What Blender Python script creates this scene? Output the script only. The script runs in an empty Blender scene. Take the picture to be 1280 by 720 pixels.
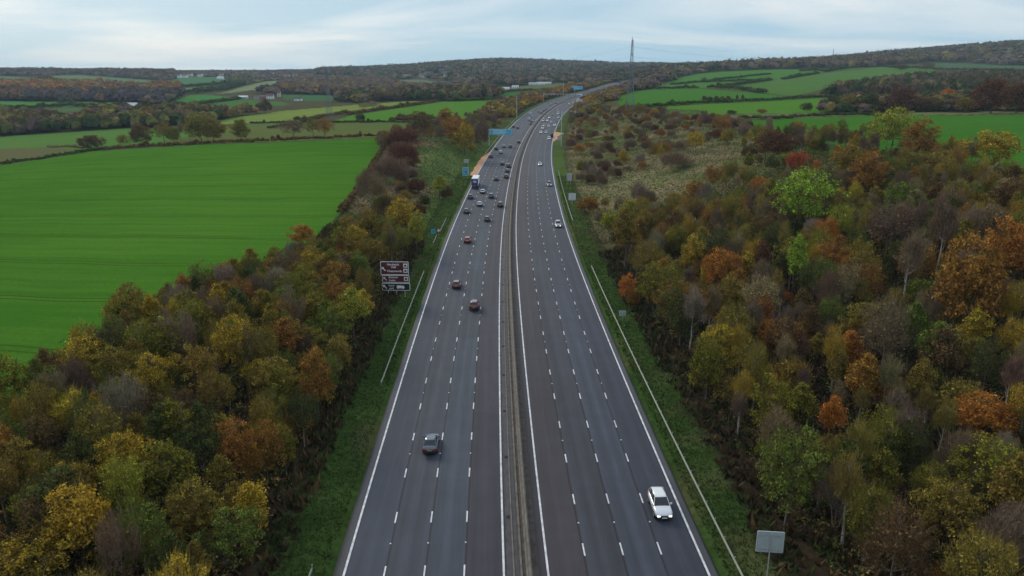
import bpy, math, random
import numpy as np
from mathutils import Vector, Matrix

SC = bpy.context.scene
COL = SC.collection
random.seed(11)
RNG = np.random.default_rng(11)
R = math.radians

# ------------------------------------------------------------------ camera
F_PX, CX, CY = 945.0, 640.0, 360.0           # pinhole measured from the lane markings
PITCH = R(15.6366)
CAM_H = 43.72
cam_data = bpy.data.cameras.new("camera")
cam_data.sensor_width = 36.0
cam_data.lens = F_PX / 1280.0 * 36.0
cam_data.clip_start = 0.5
cam_data.clip_end = 30000.0
cam = bpy.data.objects.new("camera", cam_data)
cam.location = (0, 0, CAM_H)
cam.rotation_euler = (R(90) - PITCH, 0, 0)
COL.objects.link(cam)
SC.camera = cam

# ------------------------------------------------------------------ sky, sun, exposure
SUN_EL, SUN_ROT = R(28), R(-35)
world = bpy.data.worlds.new("World")
SC.world = world
world.use_nodes = True
wn = world.node_tree.nodes; wl = world.node_tree.links
for n in list(wn): wn.remove(n)
w_out = wn.new("ShaderNodeOutputWorld")
w_bg = wn.new("ShaderNodeBackground"); w_bg.inputs["Strength"].default_value = 0.10
w_sky = wn.new("ShaderNodeTexSky"); w_sky.sky_type = 'NISHITA'; w_sky.sun_disc = False
w_sky.sun_elevation = SUN_EL; w_sky.sun_rotation = SUN_ROT
w_sky.air_density = 1.0; w_sky.dust_density = 1.5; w_sky.ozone_density = 1.5
w_tc = wn.new("ShaderNodeTexCoord")
w_sep = wn.new("ShaderNodeSeparateXYZ")
wl.new(w_tc.outputs["Generated"], w_sep.inputs[0])
# cloud layer seen as a flat deck: direction / height
w_zc = wn.new("ShaderNodeMath"); w_zc.operation = 'MAXIMUM'; w_zc.inputs[1].default_value = 0.0
wl.new(w_sep.outputs[2], w_zc.inputs[0])
w_z = wn.new("ShaderNodeMath"); w_z.operation = 'ADD'; w_z.inputs[1].default_value = 0.12
wl.new(w_zc.outputs[0], w_z.inputs[0])
w_dx = wn.new("ShaderNodeMath"); w_dx.operation = 'DIVIDE'
w_dy = wn.new("ShaderNodeMath"); w_dy.operation = 'DIVIDE'
wl.new(w_sep.outputs[0], w_dx.inputs[0]); wl.new(w_z.outputs[0], w_dx.inputs[1])
wl.new(w_sep.outputs[1], w_dy.inputs[0]); wl.new(w_z.outputs[0], w_dy.inputs[1])
w_cmb = wn.new("ShaderNodeCombineXYZ")
wl.new(w_dx.outputs[0], w_cmb.inputs[0]); wl.new(w_dy.outputs[0], w_cmb.inputs[1])
w_map = wn.new("ShaderNodeMapping"); w_map.inputs["Scale"].default_value = (0.42, 0.75, 1)
w_map.inputs["Rotation"].default_value = (0, 0, R(-8)); w_map.inputs["Location"].default_value = (1.3, 3.1, 0)
wl.new(w_cmb.outputs[0], w_map.inputs[0])
w_no = wn.new("ShaderNodeTexNoise"); w_no.inputs["Scale"].default_value = 0.75
w_no.inputs["Detail"].default_value = 8; w_no.inputs["Roughness"].default_value = 0.55
w_no.inputs["Distortion"].default_value = 0.6
wl.new(w_map.outputs[0], w_no.inputs["Vector"])
w_cr = wn.new("ShaderNodeValToRGB")
w_cr.color_ramp.elements[0].position = 0.44; w_cr.color_ramp.elements[0].color = (0, 0, 0, 1)
w_cr.color_ramp.elements[1].position = 0.63; w_cr.color_ramp.elements[1].color = (1, 1, 1, 1)
wl.new(w_no.outputs["Fac"], w_cr.inputs[0])
# the overcast deck: blue grey veil near the horizon, paler and warmer overhead
w_hr = wn.new("ShaderNodeValToRGB")
w_hr.color_ramp.elements[0].position = 0.0; w_hr.color_ramp.elements[0].color = (3.6, 5.7, 7.0, 1)
w_hr.color_ramp.elements[1].position = 0.45; w_hr.color_ramp.elements[1].color = (5.2, 6.1, 7.1, 1)
e = w_hr.color_ramp.elements.new(0.10); e.color = (3.45, 5.0, 6.2, 1)
wl.new(w_zc.outputs[0], w_hr.inputs[0])
w_cl = wn.new("ShaderNodeMix"); w_cl.data_type = 'RGBA'
w_cl.inputs["B"].default_value = (7.9, 7.9, 7.8, 1)
w_m1 = wn.new("ShaderNodeMath"); w_m1.operation = 'MULTIPLY'; w_m1.inputs[1].default_value = 0.75
wl.new(w_cr.outputs[0], w_m1.inputs[0]); wl.new(w_m1.outputs[0], w_cl.inputs["Factor"])
wl.new(w_hr.outputs[0], w_cl.inputs["A"])
w_mx = wn.new("ShaderNodeMix"); w_mx.data_type = 'RGBA'; w_mx.inputs["Factor"].default_value = 0.90
wl.new(w_sky.outputs[0], w_mx.inputs["A"]); wl.new(w_cl.outputs["Result"], w_mx.inputs["B"])
wl.new(w_mx.outputs["Result"], w_bg.inputs["Color"]); wl.new(w_bg.outputs[0], w_out.inputs["Surface"])

sun_data = bpy.data.lights.new("sun", 'SUN')
sun_data.energy = 1.5; sun_data.angle = R(22); sun_data.color = (1.0, 0.90, 0.74)
sun = bpy.data.objects.new("sun", sun_data)
d = Vector((math.sin(SUN_ROT) * math.cos(SUN_EL), math.cos(SUN_ROT) * math.cos(SUN_EL), math.sin(SUN_EL)))
sun.rotation_euler = d.to_track_quat('Z', 'Y').to_euler()
sun.location = (0, 0, 200)
COL.objects.link(sun)
SC.view_settings.view_transform = 'Standard'
SC.view_settings.look = 'None'
SC.view_settings.exposure = 0.32
SC.view_settings.gamma = 1.0
SC.cycles.volume_bounces = 0
SC.cycles.max_bounces = 5
SC.cycles.transparent_max_bounces = 8
SC.cycles.use_denoising = True

# ------------------------------------------------------------------ helpers
def mesh(name, V, faces, mats=(), mi=None, smooth=False, attrs=None, uv=None):
    """V Nx3; faces: list of arrays (each Mx3 or Mx4) or list of tuples"""
    me = bpy.data.meshes.new(name)
    V = np.asarray(V, dtype=np.float32)
    if len(faces) and isinstance(faces[0], np.ndarray):
        groups = faces
    else:
        groups = None
    if groups is None:
        me.from_pydata(V.tolist(), [], [tuple(int(i) for i in f) for f in faces])
        nf = len(faces)
    else:
        tot = [np.full(len(g), g.shape[1], dtype=np.int32) for g in groups]
        lt = np.concatenate(tot); idx = np.concatenate([g.reshape(-1) for g in groups]).astype(np.int32)
        ls = np.concatenate([[0], np.cumsum(lt)[:-1]]).astype(np.int32)
        me.vertices.add(len(V)); me.vertices.foreach_set("co", V.reshape(-1))
        me.loops.add(len(idx)); me.loops.foreach_set("vertex_index", idx)
        me.polygons.add(len(lt)); me.polygons.foreach_set("loop_start", ls)
        try: me.polygons.foreach_set("loop_total", lt)
        except Exception: pass
        nf = len(lt)
    for m in mats: me.materials.append(m)
    if mi is not None: me.polygons.foreach_set("material_index", np.asarray(mi, dtype=np.int32))
    if attrs:
        for k, a in attrs.items():
            a = np.asarray(a, dtype=np.float32)
            if a.ndim == 1:
                at = me.attributes.new(k, 'FLOAT', 'POINT'); at.data.foreach_set("value", a)
            else:
                if a.shape[1] == 3: a = np.hstack([a, np.ones((len(a), 1), np.float32)])
                at = me.attributes.new(k, 'FLOAT_COLOR', 'POINT'); at.data.foreach_set("color", a.reshape(-1))
    me.update(calc_edges=True)
    me.polygons.foreach_set("use_smooth", np.full(nf, smooth, dtype=bool))
    return me

def obj(name, me, parent=None, loc=(0, 0, 0), rot=(0, 0, 0), **kw):
    o = bpy.data.objects.new(name, me)
    o.location = loc; o.rotation_euler = rot
    COL.objects.link(o)
    if parent is not None: o.parent = parent
    for k, v in kw.items():
        if v is not None: o[k] = v
    return o

def thing(name, label, cat, loc=(0, 0, 0), rz=0.0, group=None, me=None, scale=None):
    o = obj(name, me, None, loc, (0, 0, rz))
    o['label'] = label; o['category'] = cat
    if group: o['group'] = group
    if scale: o.scale = (scale, scale, scale) if not hasattr(scale, '__len__') else scale
    return o

def copy_tree(o, parent=None):
    c = o.copy(); COL.objects.link(c)
    if parent is not None: c.parent = parent
    for ch in o.children: copy_tree(ch, c)
    return c

class MB:
    """collects simple solids into one mesh"""
    def __init__(s): s.v = []; s.f = []; s.m = []
    def add(s, V, Fs, m=0):
        o = len(s.v); s.v += [tuple(p) for p in V]; s.f += [tuple(i + o for i in f) for f in Fs]; s.m += [m] * len(Fs); return s
    def box(s, x0, x1, y0, y1, z0, z1, m=0):
        V = [(x0, y0, z0), (x1, y0, z0), (x1, y1, z0), (x0, y1, z0), (x0, y0, z1), (x1, y0, z1), (x1, y1, z1), (x0, y1, z1)]
        return s.add(V, [(3, 2, 1, 0), (4, 5, 6, 7), (0, 1, 5, 4), (1, 2, 6, 5), (2, 3, 7, 6), (3, 0, 4, 7)], m)
    def bar(s, a, b, r, n=5, r2=None, m=0):
        a = Vector(a); b = Vector(b); d = (b - a)
        if d.length < 1e-6: return s
        q = d.to_track_quat('Z', 'Y'); r2 = r if r2 is None else r2
        V = []
        for p, rr in ((a, r), (b, r2)):
            for k in range(n):
                t = 2 * math.pi * k / n
                V.append(p + q @ Vector((math.cos(t) * rr, math.sin(t) * rr, 0)))
        Fs = [(k, (k + 1) % n, n + (k + 1) % n, n + k) for k in range(n)] + [tuple(range(n))[::-1], tuple(range(n, 2 * n))]
        return s.add(V, Fs, m)
    def cyl(s, c, axis, r, h, n=16, m=0):
        a = Vector(c) - Vector(axis) * h / 2; b = Vector(c) + Vector(axis) * h / 2
        return s.bar(a, b, r, n, m=m)
    def prism(s, poly, y0, y1, m=0):
        """poly in XZ, extruded along Y"""
        n = len(poly)
        V = [(x, y0, z) for x, z in poly] + [(x, y1, z) for x, z in poly]
        return s.add(V, [tuple(range(n)), tuple(range(n, 2 * n))[::-1]] + [(k, k + n, (k + 1) % n + n, (k + 1) % n) for k in range(n)], m)
    def me(s, name, mats, smooth=False): return mesh(name, s.v, s.f, mats, s.m, smooth)

# ------------------------------------------------------------------ materials
MATS = {}
def new_mat(name):
    m = bpy.data.materials.new(name); m.use_nodes = True
    nt = m.node_tree; b = nt.nodes["Principled BSDF"]
    return m, nt, b
def N(nt, t, **kw):
    n = nt.nodes.new(t)
    for k, v in kw.items():
        if k in n.inputs: n.inputs[k].default_value = v
        else: setattr(n, k, v)
    return n
def solid(name, col, rough=0.6, metal=0.0, var=0.12, scale=3.0, emis=None, coat=0.0, bump=0.0):
    if name in MATS: return MATS[name]
    m, nt, b = new_mat(name)
    tc = N(nt, "ShaderNodeTexCoord"); no = N(nt, "ShaderNodeTexNoise", Scale=scale, Detail=4.0)
    nt.links.new(tc.outputs["Object"], no.inputs["Vector"])
    mr = N(nt, "ShaderNodeMapRange"); mr.inputs["To Min"].default_value = 1 - var; mr.inputs["To Max"].default_value = 1 + var
    mr.inputs["From Min"].default_value = .3; mr.inputs["From Max"].default_value = .7
    nt.links.new(no.outputs["Fac"], mr.inputs["Value"])
    mu = N(nt, "ShaderNodeVectorMath", operation='SCALE'); mu.inputs[0].default_value = col[:3]
    nt.links.new(mr.outputs["Result"], mu.inputs["Scale"])
    nt.links.new(mu.outputs[0], b.inputs["Base Color"])
    b.inputs["Roughness"].default_value = rough; b.inputs["Metallic"].default_value = metal
    b.inputs["Coat Weight"].default_value = coat
    if bump:
        bp = N(nt, "ShaderNodeBump", Strength=bump, Distance=0.05); nt.links.new(no.outputs["Fac"], bp.inputs["Height"]); nt.links.new(bp.outputs[0], b.inputs["Normal"])
    if emis:
        b.inputs["Emission Color"].default_value = (*emis[:3], 1); b.inputs["Emission Strength"].default_value = emis[3]
    MATS[name] = m
    return m

def leaf_mat(name, transl=0.25, varv=0.75, brown=(0.13, 0.075, 0.022)):
    """foliage: object colour, per leaf and per clump variation kept in the mesh"""
    m, nt, b = new_mat(name); L = nt.links
    oi = N(nt, "ShaderNodeObjectInfo"); at = N(nt, "ShaderNodeAttribute", attribute_name="tint")
    sp = N(nt, "ShaderNodeSeparateColor"); L.new(at.outputs["Color"], sp.inputs[0])
    mr = N(nt, "ShaderNodeMapRange"); mr.inputs["To Min"].default_value = 1 - varv; mr.inputs["To Max"].default_value = 1 + varv
    L.new(sp.outputs[0], mr.inputs["Value"])
    mr2 = N(nt, "ShaderNodeMapRange"); mr2.inputs["To Min"].default_value = 0.72; mr2.inputs["To Max"].default_value = 1.30
    L.new(sp.outputs[1], mr2.inputs["Value"])
    mm = N(nt, "ShaderNodeMath", operation='MULTIPLY'); L.new(mr.outputs[0], mm.inputs[0]); L.new(mr2.outputs[0], mm.inputs[1])
    mx = N(nt, "ShaderNodeMix", data_type='RGBA'); mx.inputs["B"].default_value = (*brown, 1)
    pw = N(nt, "ShaderNodeMath", operation='POWER'); pw.inputs[1].default_value = 2.0
    L.new(sp.outputs[2], pw.inputs[0])
    ms = N(nt, "ShaderNodeMath", operation='MULTIPLY'); ms.inputs[1].default_value = 0.65; L.new(pw.outputs[0], ms.inputs[0])
    L.new(oi.outputs["Color"], mx.inputs["A"]); L.new(ms.outputs[0], mx.inputs["Factor"])
    sc = N(nt, "ShaderNodeVectorMath", operation='SCALE'); L.new(mx.outputs["Result"], sc.inputs[0]); L.new(mm.outputs[0], sc.inputs["Scale"])
    L.new(sc.outputs[0], b.inputs["Base Color"]); b.inputs["Roughness"].default_value = 0.75
    b.inputs["Specular IOR Level"].default_value = 0.15
    if transl:
        tr = N(nt, "ShaderNodeBsdfTranslucent"); L.new(sc.outputs[0], tr.inputs[0])
        ad = N(nt, "ShaderNodeMixShader"); ad.inputs[0].default_value = transl
        L.new(b.outputs[0], ad.inputs[1]); L.new(tr.outputs[0], ad.inputs[2])
        L.new(ad.outputs[0], nt.nodes["Material Output"].inputs["Surface"])
    return m

def attr_mat(name, attr="col", rough=0.9, noise=((0.9, .25), (0.07, .18)), bump=0.0, stripes=None):
    """surface whose own colour is stored per vertex, broken up by noise at two scales"""
    m, nt, b = new_mat(name); L = nt.links
    at = N(nt, "ShaderNodeAttribute", attribute_name=attr); ge = N(nt, "ShaderNodeNewGeometry")
    cur = at.outputs["Color"]; last = None
    for sc, amt in noise:
        no = N(nt, "ShaderNodeTexNoise", Scale=sc, Detail=6.0, Roughness=0.6); L.new(ge.outputs["Position"], no.inputs["Vector"])
        mr = N(nt, "ShaderNodeMapRange"); mr.inputs["From Min"].default_value = .3; mr.inputs["From Max"].default_value = .7
        mr.inputs["To Min"].default_value = 1 - amt; mr.inputs["To Max"].default_value = 1 + amt
        L.new(no.outputs["Fac"], mr.inputs["Value"])
        s = N(nt, "ShaderNodeVectorMath", operation='SCALE'); L.new(cur, s.inputs[0]); L.new(mr.outputs[0], s.inputs["Scale"])
        cur = s.outputs[0]; last = last or no
    L.new(cur, b.inputs["Base Color"]); b.inputs["Roughness"].default_value = rough
    b.inputs["Specular IOR Level"].default_value = 0.0
    if bump:
        bp = N(nt, "ShaderNodeBump", Strength=bump, Distance=0.4); L.new(last.outputs["Fac"], bp.inputs["Height"]); L.new(bp.outputs[0], b.inputs["Normal"])
    return m

def field_mat(name, col, col2, ang, spacing=24.0, lines=0.35, fine=0.12):
    m, nt, b = new_mat(name); L = nt.links
    ge = N(nt, "ShaderNodeNewGeometry")
    mp = N(nt, "ShaderNodeMapping"); mp.inputs["Rotation"].default_value = (0, 0, R(ang)); L.new(ge.outputs["Position"], mp.inputs[0])
    nb = N(nt, "ShaderNodeTexNoise", Scale=0.012, Detail=4.0); L.new(mp.outputs[0], nb.inputs["Vector"])
    st = N(nt, "ShaderNodeMapping"); st.inputs["Scale"].default_value = (0.012, 0.35, 1); L.new(mp.outputs[0], st.inputs[0])
    ns = N(nt, "ShaderNodeTexNoise", Scale=1.0, Detail=5.0); L.new(st.outputs[0], ns.inputs["Vector"])
    ad = N(nt, "ShaderNodeMath", operation='ADD'); L.new(nb.outputs["Fac"], ad.inputs[0]); L.new(ns.outputs["Fac"], ad.inputs[1])
    mr = N(nt, "ShaderNodeMapRange"); mr.inputs["From Min"].default_value = .75; mr.inputs["From Max"].default_value = 1.25; L.new(ad.outputs[0], mr.inputs["Value"])
    mx = N(nt, "ShaderNodeMix", data_type='RGBA'); mx.inputs["A"].default_value = (*col, 1); mx.inputs["B"].default_value = (*col2, 1)
    L.new(mr.outputs[0], mx.inputs["Factor"])
    # wheelings: pairs of thin darker lines
    sx = N(nt, "ShaderNodeSeparateXYZ")
    wob = N(nt, "ShaderNodeTexNoise", Scale=0.02); L.new(mp.outputs[0], wob.inputs["Vector"])
    L.new(mp.outputs[0], sx.inputs[0])
    a1 = N(nt, "ShaderNodeMath", operation='MULTIPLY'); a1.inputs[1].default_value = 5.0; L.new(wob.outputs["Fac"], a1.inputs[0])
    a2 = N(nt, "ShaderNodeMath", operation='ADD'); L.new(sx.outputs[1], a2.inputs[0]); L.new(a1.outputs[0], a2.inputs[1])
    pp = N(nt, "ShaderNodeMath", operation='PINGPONG'); pp.inputs[1].default_value = spacing / 2; L.new(a2.outputs[0], pp.inputs[0])
    c1 = N(nt, "ShaderNodeMath", operation='COMPARE'); c1.inputs[1].default_value = 1.0; c1.inputs[2].default_value = 0.30; L.new(pp.outputs[0], c1.inputs[0])
    f1 = N(nt, "ShaderNodeTexNoise", Scale=0.05); L.new(mp.outputs[0], f1.inputs["Vector"])
    c2 = N(nt, "ShaderNodeMath", operation='MULTIPLY'); L.new(c1.outputs[0], c2.inputs[0]); L.new(f1.outputs["Fac"], c2.inputs[1])
    c3 = N(nt, "ShaderNodeMath", operation='MULTIPLY'); c3.inputs[1].default_value = lines * 1.6; L.new(c2.outputs[0], c3.inputs[0])
    mx2 = N(nt, "ShaderNodeMix", data_type='RGBA'); mx2.inputs["B"].default_value = (col[0] * .6 + .015, col[1] * .5, col[2] * .7, 1)
    L.new(c3.outputs[0], mx2.inputs["Factor"]); L.new(mx.outputs["Result"], mx2.inputs["A"])
    fi = N(nt, "ShaderNodeTexNoise", Scale=1.5, Detail=6.0); L.new(ge.outputs["Position"], fi.inputs["Vector"])
    m3 = N(nt, "ShaderNodeMapRange"); m3.inputs["To Min"].default_value = 1 - fine * 2; m3.inputs["To Max"].default_value = 1 + fine * 2; L.new(fi.outputs["Fac"], m3.inputs["Value"])
    s = N(nt, "ShaderNodeVectorMath", operation='SCALE'); L.new(mx2.outputs["Result"], s.inputs[0]); L.new(m3.outputs[0], s.inputs["Scale"])
    L.new(s.outputs[0], b.inputs["Base Color"]); b.inputs["Roughness"].default_value = 0.9; b.inputs["Specular IOR Level"].default_value = 0.0
    return m

# ------------------------------------------------------------------ the road's line in the land
CL = np.array([(8.3, -59.8, 0.29), (5.1, -20.0, 0.07), (2.8, 20.0, -0.04), (1.3, 59.9, -0.04), (0.3, 99.9, 0.07), (-0.4, 139.9, 0.26), (-0.8, 179.9, 0.51), (-0.8, 219.9, 0.83), (-0.3, 259.9, 1.21), (0.5, 299.9, 1.67), (1.6, 339.9, 2.21), (3.0, 379.9, 2.81), (4.9, 419.8, 3.53), (7.3, 459.8, 4.54), (10.2, 499.7, 5.87), (13.5, 539.5, 7.31), (17.3, 579.3, 8.72), (21.4, 619.1, 10.07), (26.0, 658.8, 11.32), (31.0, 698.5, 12.45), (36.5, 738.2, 13.47), (42.4, 777.7, 14.43), (48.8, 817.2, 15.47), (56.0, 856.6, 16.59), (64.1, 895.7, 17.78), (73.1, 934.7, 18.97), (82.8, 973.5, 20.1), (92.9, 1012.2, 21.16), (103.2, 1050.9, 22.15), (113.3, 1089.6, 23.07), (123.0, 1128.4, 23.96), (132.4, 1167.3, 24.83), (141.5, 1206.2, 25.68), (150.5, 1245.2, 26.51), (159.4, 1284.2, 27.32), (168.2, 1323.2, 28.11), (177.2, 1362.2, 28.88), (186.2, 1401.1, 29.63), (195.5, 1440.1, 30.37), (204.9, 1478.9, 31.09), (214.4, 1517.8, 31.79), (224.2, 1556.6, 32.48), (234.2, 1595.3, 33.16), (244.3, 1634.0, 33.82), (254.7, 1672.6, 34.46), (265.2, 1711.2, 35.09), (275.9, 1749.7, 35.7), (286.9, 1788.2, 36.3), (298.0, 1826.6, 36.6), (309.4, 1865.0, 36.6), (321.0, 1903.3, 36.2)])
def catmull(P, n):
    P = np.vstack([2 * P[0] - P[1], P, 2 * P[-1] - P[-2]]); out = []
    for i in range(1, len(P) - 2):
        p0, p1, p2, p3 = P[i - 1:i + 3]
        for k in range(n):
            t = k / n
            out.append(.5 * ((2 * p1) + (-p0 + p2) * t + (2 * p0 - 5 * p1 + 4 * p2 - p3) * t * t + (-p0 + 3 * p1 - 3 * p2 + p3) * t ** 3))
    out.append(P[-2]); return np.array(out)
CLD = catmull(CL, 16)
_seg = np.hypot(*np.diff(CLD[:, :2], axis=0).T)
CS = np.concatenate([[0], np.cumsum(_seg)]) - 60.0
_tx = np.gradient(CLD[:, 0], CS); _ty = np.gradient(CLD[:, 1], CS); _n = np.hypot(_tx, _ty); _tx /= _n; _ty /= _n
S_MAX = CS[-1]
def road(s):
    """centre point and heading at chainage s (vectorised)"""
    return np.interp(s, CS, CLD[:, 0]), np.interp(s, CS, CLD[:, 1]), np.interp(s, CS, CLD[:, 2]), np.interp(s, CS, _tx), np.interp(s, CS, _ty)
def rp(s, t, dz=0.0):
    x, y, z, tx, ty = road(np.asarray(s, float))
    return np.stack([x + t * ty, y - t * tx, z + dz + 0 * x], -1)
def st(X, Y):
    X = np.asarray(X, float); Y = np.asarray(Y, float)
    s = np.interp(Y, CLD[:, 1], CS)
    for _ in range(3):
        x, y, z, tx, ty = road(s)
        s = np.clip(s + (X - x) * tx + (Y - y) * ty, -60, S_MAX)
    x, y, z, tx, ty = road(s)
    return s, (X - x) * ty - (Y - y) * tx, z
def smooth(x, a, b):
    k = np.clip((x - a) / (b - a), 0, 1); return k * k * (3 - 2 * k)

# ------------------------------------------------------------------ the land
COSP, SINP = math.cos(PITCH), math.sin(PITCH)
def project(P):
    P = np.asarray(P, float); X, Y, Z = P[..., 0], P[..., 1], P[..., 2] - CAM_H
    d = Y * COSP - Z * SINP
    return CX + F_PX * X / d, CY - F_PX * (Y * SINP + Z * COSP) / d, d
TC = np.array([0, 160, 320, 480, 620, 780, 870, 960, 1120, 1280.])
TY = np.array([430, 600, 750, 950, 1200, 1500, 1900, 2400, 3000, 4000.])
TR = np.array([
    [207, 178, 160, 137, 124, 110, 101, 93.5, 90, 90.5],
    [190, 168, 150, 136, 124, 112, 103, 96, 91, 91],
    [180, 160, 147, 135, 124, 113, 105, 97.5, 91.5, 91.5],
    [173, 153, 140, 129, 122, 113.5, 106, 98, 88.5, 87.5],
    [170, 153, 137, 124.5, 116, 110, 103.5, 93, 79.5, 76],
    [160, 137, 124, 115, 109.5, 104.8, 99, 94.5, 89, 82],
    [157, 137.5, 125, 113.5, 103, 93.5, 86.5, 86, 86, 83],
    [155, 138, 126, 113, 100, 88.5, 83, 83.5, 85, 84],
    [150, 135, 125, 113, 98.5, 86.5, 78.5, 69, 68, 72],
    [143, 131, 121.5, 110, 99, 88.5, 78, 58, 54, 58]])
_gc = np.linspace(-200, 1480, 169); _gy = np.linspace(math.log(430), math.log(4000), 120)
_A = np.array([[np.interp(g, np.log(TY), TR[i]) for g in _gy] for i in range(len(TC))])
_A = np.array([np.interp(_gc, TC, _A[:, j]) for j in range(len(_gy))]).T
def _blur(A, ax, n):
    for _ in range(n):
        P = np.concatenate([np.take(A, [0], ax), A, np.take(A, [-1], ax)], ax)
        A = (np.take(P, range(0, A.shape[ax]), ax) + 2 * A + np.take(P, range(2, A.shape[ax] + 2), ax)) / 4
    return A
_e0, _e1 = _A[:, 0].copy(), _A[:, -1].copy()
_A = _blur(_A, 0, 12); _A = _blur(_A, 1, 10)
_drop = (_A - 95.5) * COSP * np.exp(_gy)[None] * COSP / (F_PX - (_A - 95.5) * COSP * SINP)
_Z = CAM_H - _drop
def _look(c, ly):
    ci = np.clip((c - _gc[0]) / (_gc[1] - _gc[0]), 0, len(_gc) - 1.001); yi = np.clip((ly - _gy[0]) / (_gy[1] - _gy[0]), 0, len(_gy) - 1.001)
    i = ci.astype(int); j = yi.astype(int); a = ci - i; b = yi - j
    return (_Z[i, j] * (1 - a) + _Z[i + 1, j] * a) * (1 - b) + (_Z[i, j + 1] * (1 - a) + _Z[i + 1, j + 1] * a) * b
def land(X, Y):
    X = np.asarray(X, float); Y = np.asarray(Y, float)
    Yc = np.clip(Y, 430, 4000); c = CX + F_PX * X / (np.maximum(Y, 430) * COSP + 8)
    z = _look(c, np.log(Yc))
    z = np.where(Y > 4000, 40 + (z - 40) * np.clip(1 - (Y - 4000) / 3000, 0, 1), z)
    s, t, zr = st(X, Y)
    near = np.where(t < 0, 4.0 + 0 * t, 15.5 + 0.02 * np.clip(t - 100, 0, 200))
    k = smooth(Y, 100, 430)
    z = near * (1 - k) + z * k
    return z, s, t, zr
def bank_width(s, t):
    return np.where(t < 0, 42.0, np.interp(s, [0, 420, 620, 900], [105, 105, 62, 45]))
def ground_z(X, Y):
    z, s, t, zr = land(X, Y)
    a = np.abs(t); bw = bank_width(s, t)
    w = smooth(a, 19.5, bw)
    w = np.maximum(w, smooth(s, S_MAX - 60, S_MAX - 1))
    und = 0.35 * np.sin(X * 0.11 + 1.3) * np.cos(Y * 0.083) + 0.2 * np.sin(X * .31 + Y * .23)
    und = und * smooth(a, 20, 30) * np.where(t > 0, 1.0, .5) * (1 - smooth(np.asarray(Y, float), 500, 800))
    return zr * (1 - w) + z * w + und
def terrain_z(X, Y):
    """ground, sunk below the carriageway slab"""
    z = ground_z(X, Y); s, t, zr = st(X, Y)
    k = (1 - smooth(np.abs(t), 17.6, 18.6)) * (1 - smooth(s, S_MAX - 60, S_MAX - 1))
    return z - 0.45 * k
_YS = np.geomspace(25, 5900, 900)
def unproject(px, py, h=0.0, base=None):
    """where the line of sight through a photo point meets the land raised by h"""
    px = np.atleast_1d(np.asarray(px, float)); py = np.atleast_1d(np.asarray(py, float)); h = np.broadcast_to(h, px.shape)
    u = (px - CX) / F_PX; v = -(py - CY) / F_PX
    dy = COSP + v * SINP; dz = -SINP + v * COSP; dx = u
    out = np.zeros((len(px), 3))
    for i in range(len(px)):
        k = _YS / dy[i]; X = dx[i] * k; Zr = CAM_H + dz[i] * k
        g = ground_z(X, _YS) + h[i]
        b = np.where(Zr <= g)[0]
        if len(b) == 0: j = len(_YS) - 1; Yh = _YS[j]
        elif b[0] == 0: Yh = _YS[0]
        else:
            j = b[0]; a0 = Zr[j - 1] - g[j - 1]; a1 = g[j] - Zr[j]; Yh = _YS[j - 1] + (_YS[j] - _YS[j - 1]) * a0 / (a0 + a1 + 1e-9)
        out[i] = (dx[i] * Yh / dy[i], Yh, 0)
    out[:, 2] = ground_z(out[:, 0], out[:, 1])
    return out
def in_poly(x, y, poly):
    x = np.asarray(x); y = np.asarray(y); c = np.zeros(x.shape, bool); n = len(poly)
    for i in range(n):
        x1, y1 = poly[i]; x2, y2 = poly[i - 1]
        if y1 == y2: continue
        c ^= ((y1 > y) != (y2 > y)) & (x < (x2 - x1) * (y - y1) / (y2 - y1) + x1)
    return c

# ------------------------------------------------------------------ ground and fields (one fine grid, every field its own sheet)
NA, NY = 720, 370
_a = np.linspace(-1.0, 1.0, NA)
_y = np.exp(np.linspace(math.log(85), math.log(6150), NY)) - 150
GA, GY = np.meshgrid(_a, _y); GX = GA * (GY + 150)
GZ = terrain_z(GX, GY)
gs, gt, gzr = st(GX, GY)
def mixc(c1, c2, w): return c1 + (np.array(c2) - c1) * w[..., None]
def vnoise(X, Y, sc, seed=0):
    r = np.random.default_rng(seed); T = r.random((64, 64)); u = X / sc; v = Y / sc
    i = np.floor(u).astype(int); j = np.floor(v).astype(int); a = u - i; b = v - j; a = a * a * (3 - 2 * a); b = b * b * (3 - 2 * b)
    g = lambda p, q: T[p % 64, q % 64]
    return (g(i, j) * (1 - a) + g(i + 1, j) * a) * (1 - b) + (g(i, j + 1) * (1 - a) + g(i + 1, j + 1) * a) * b
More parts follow.
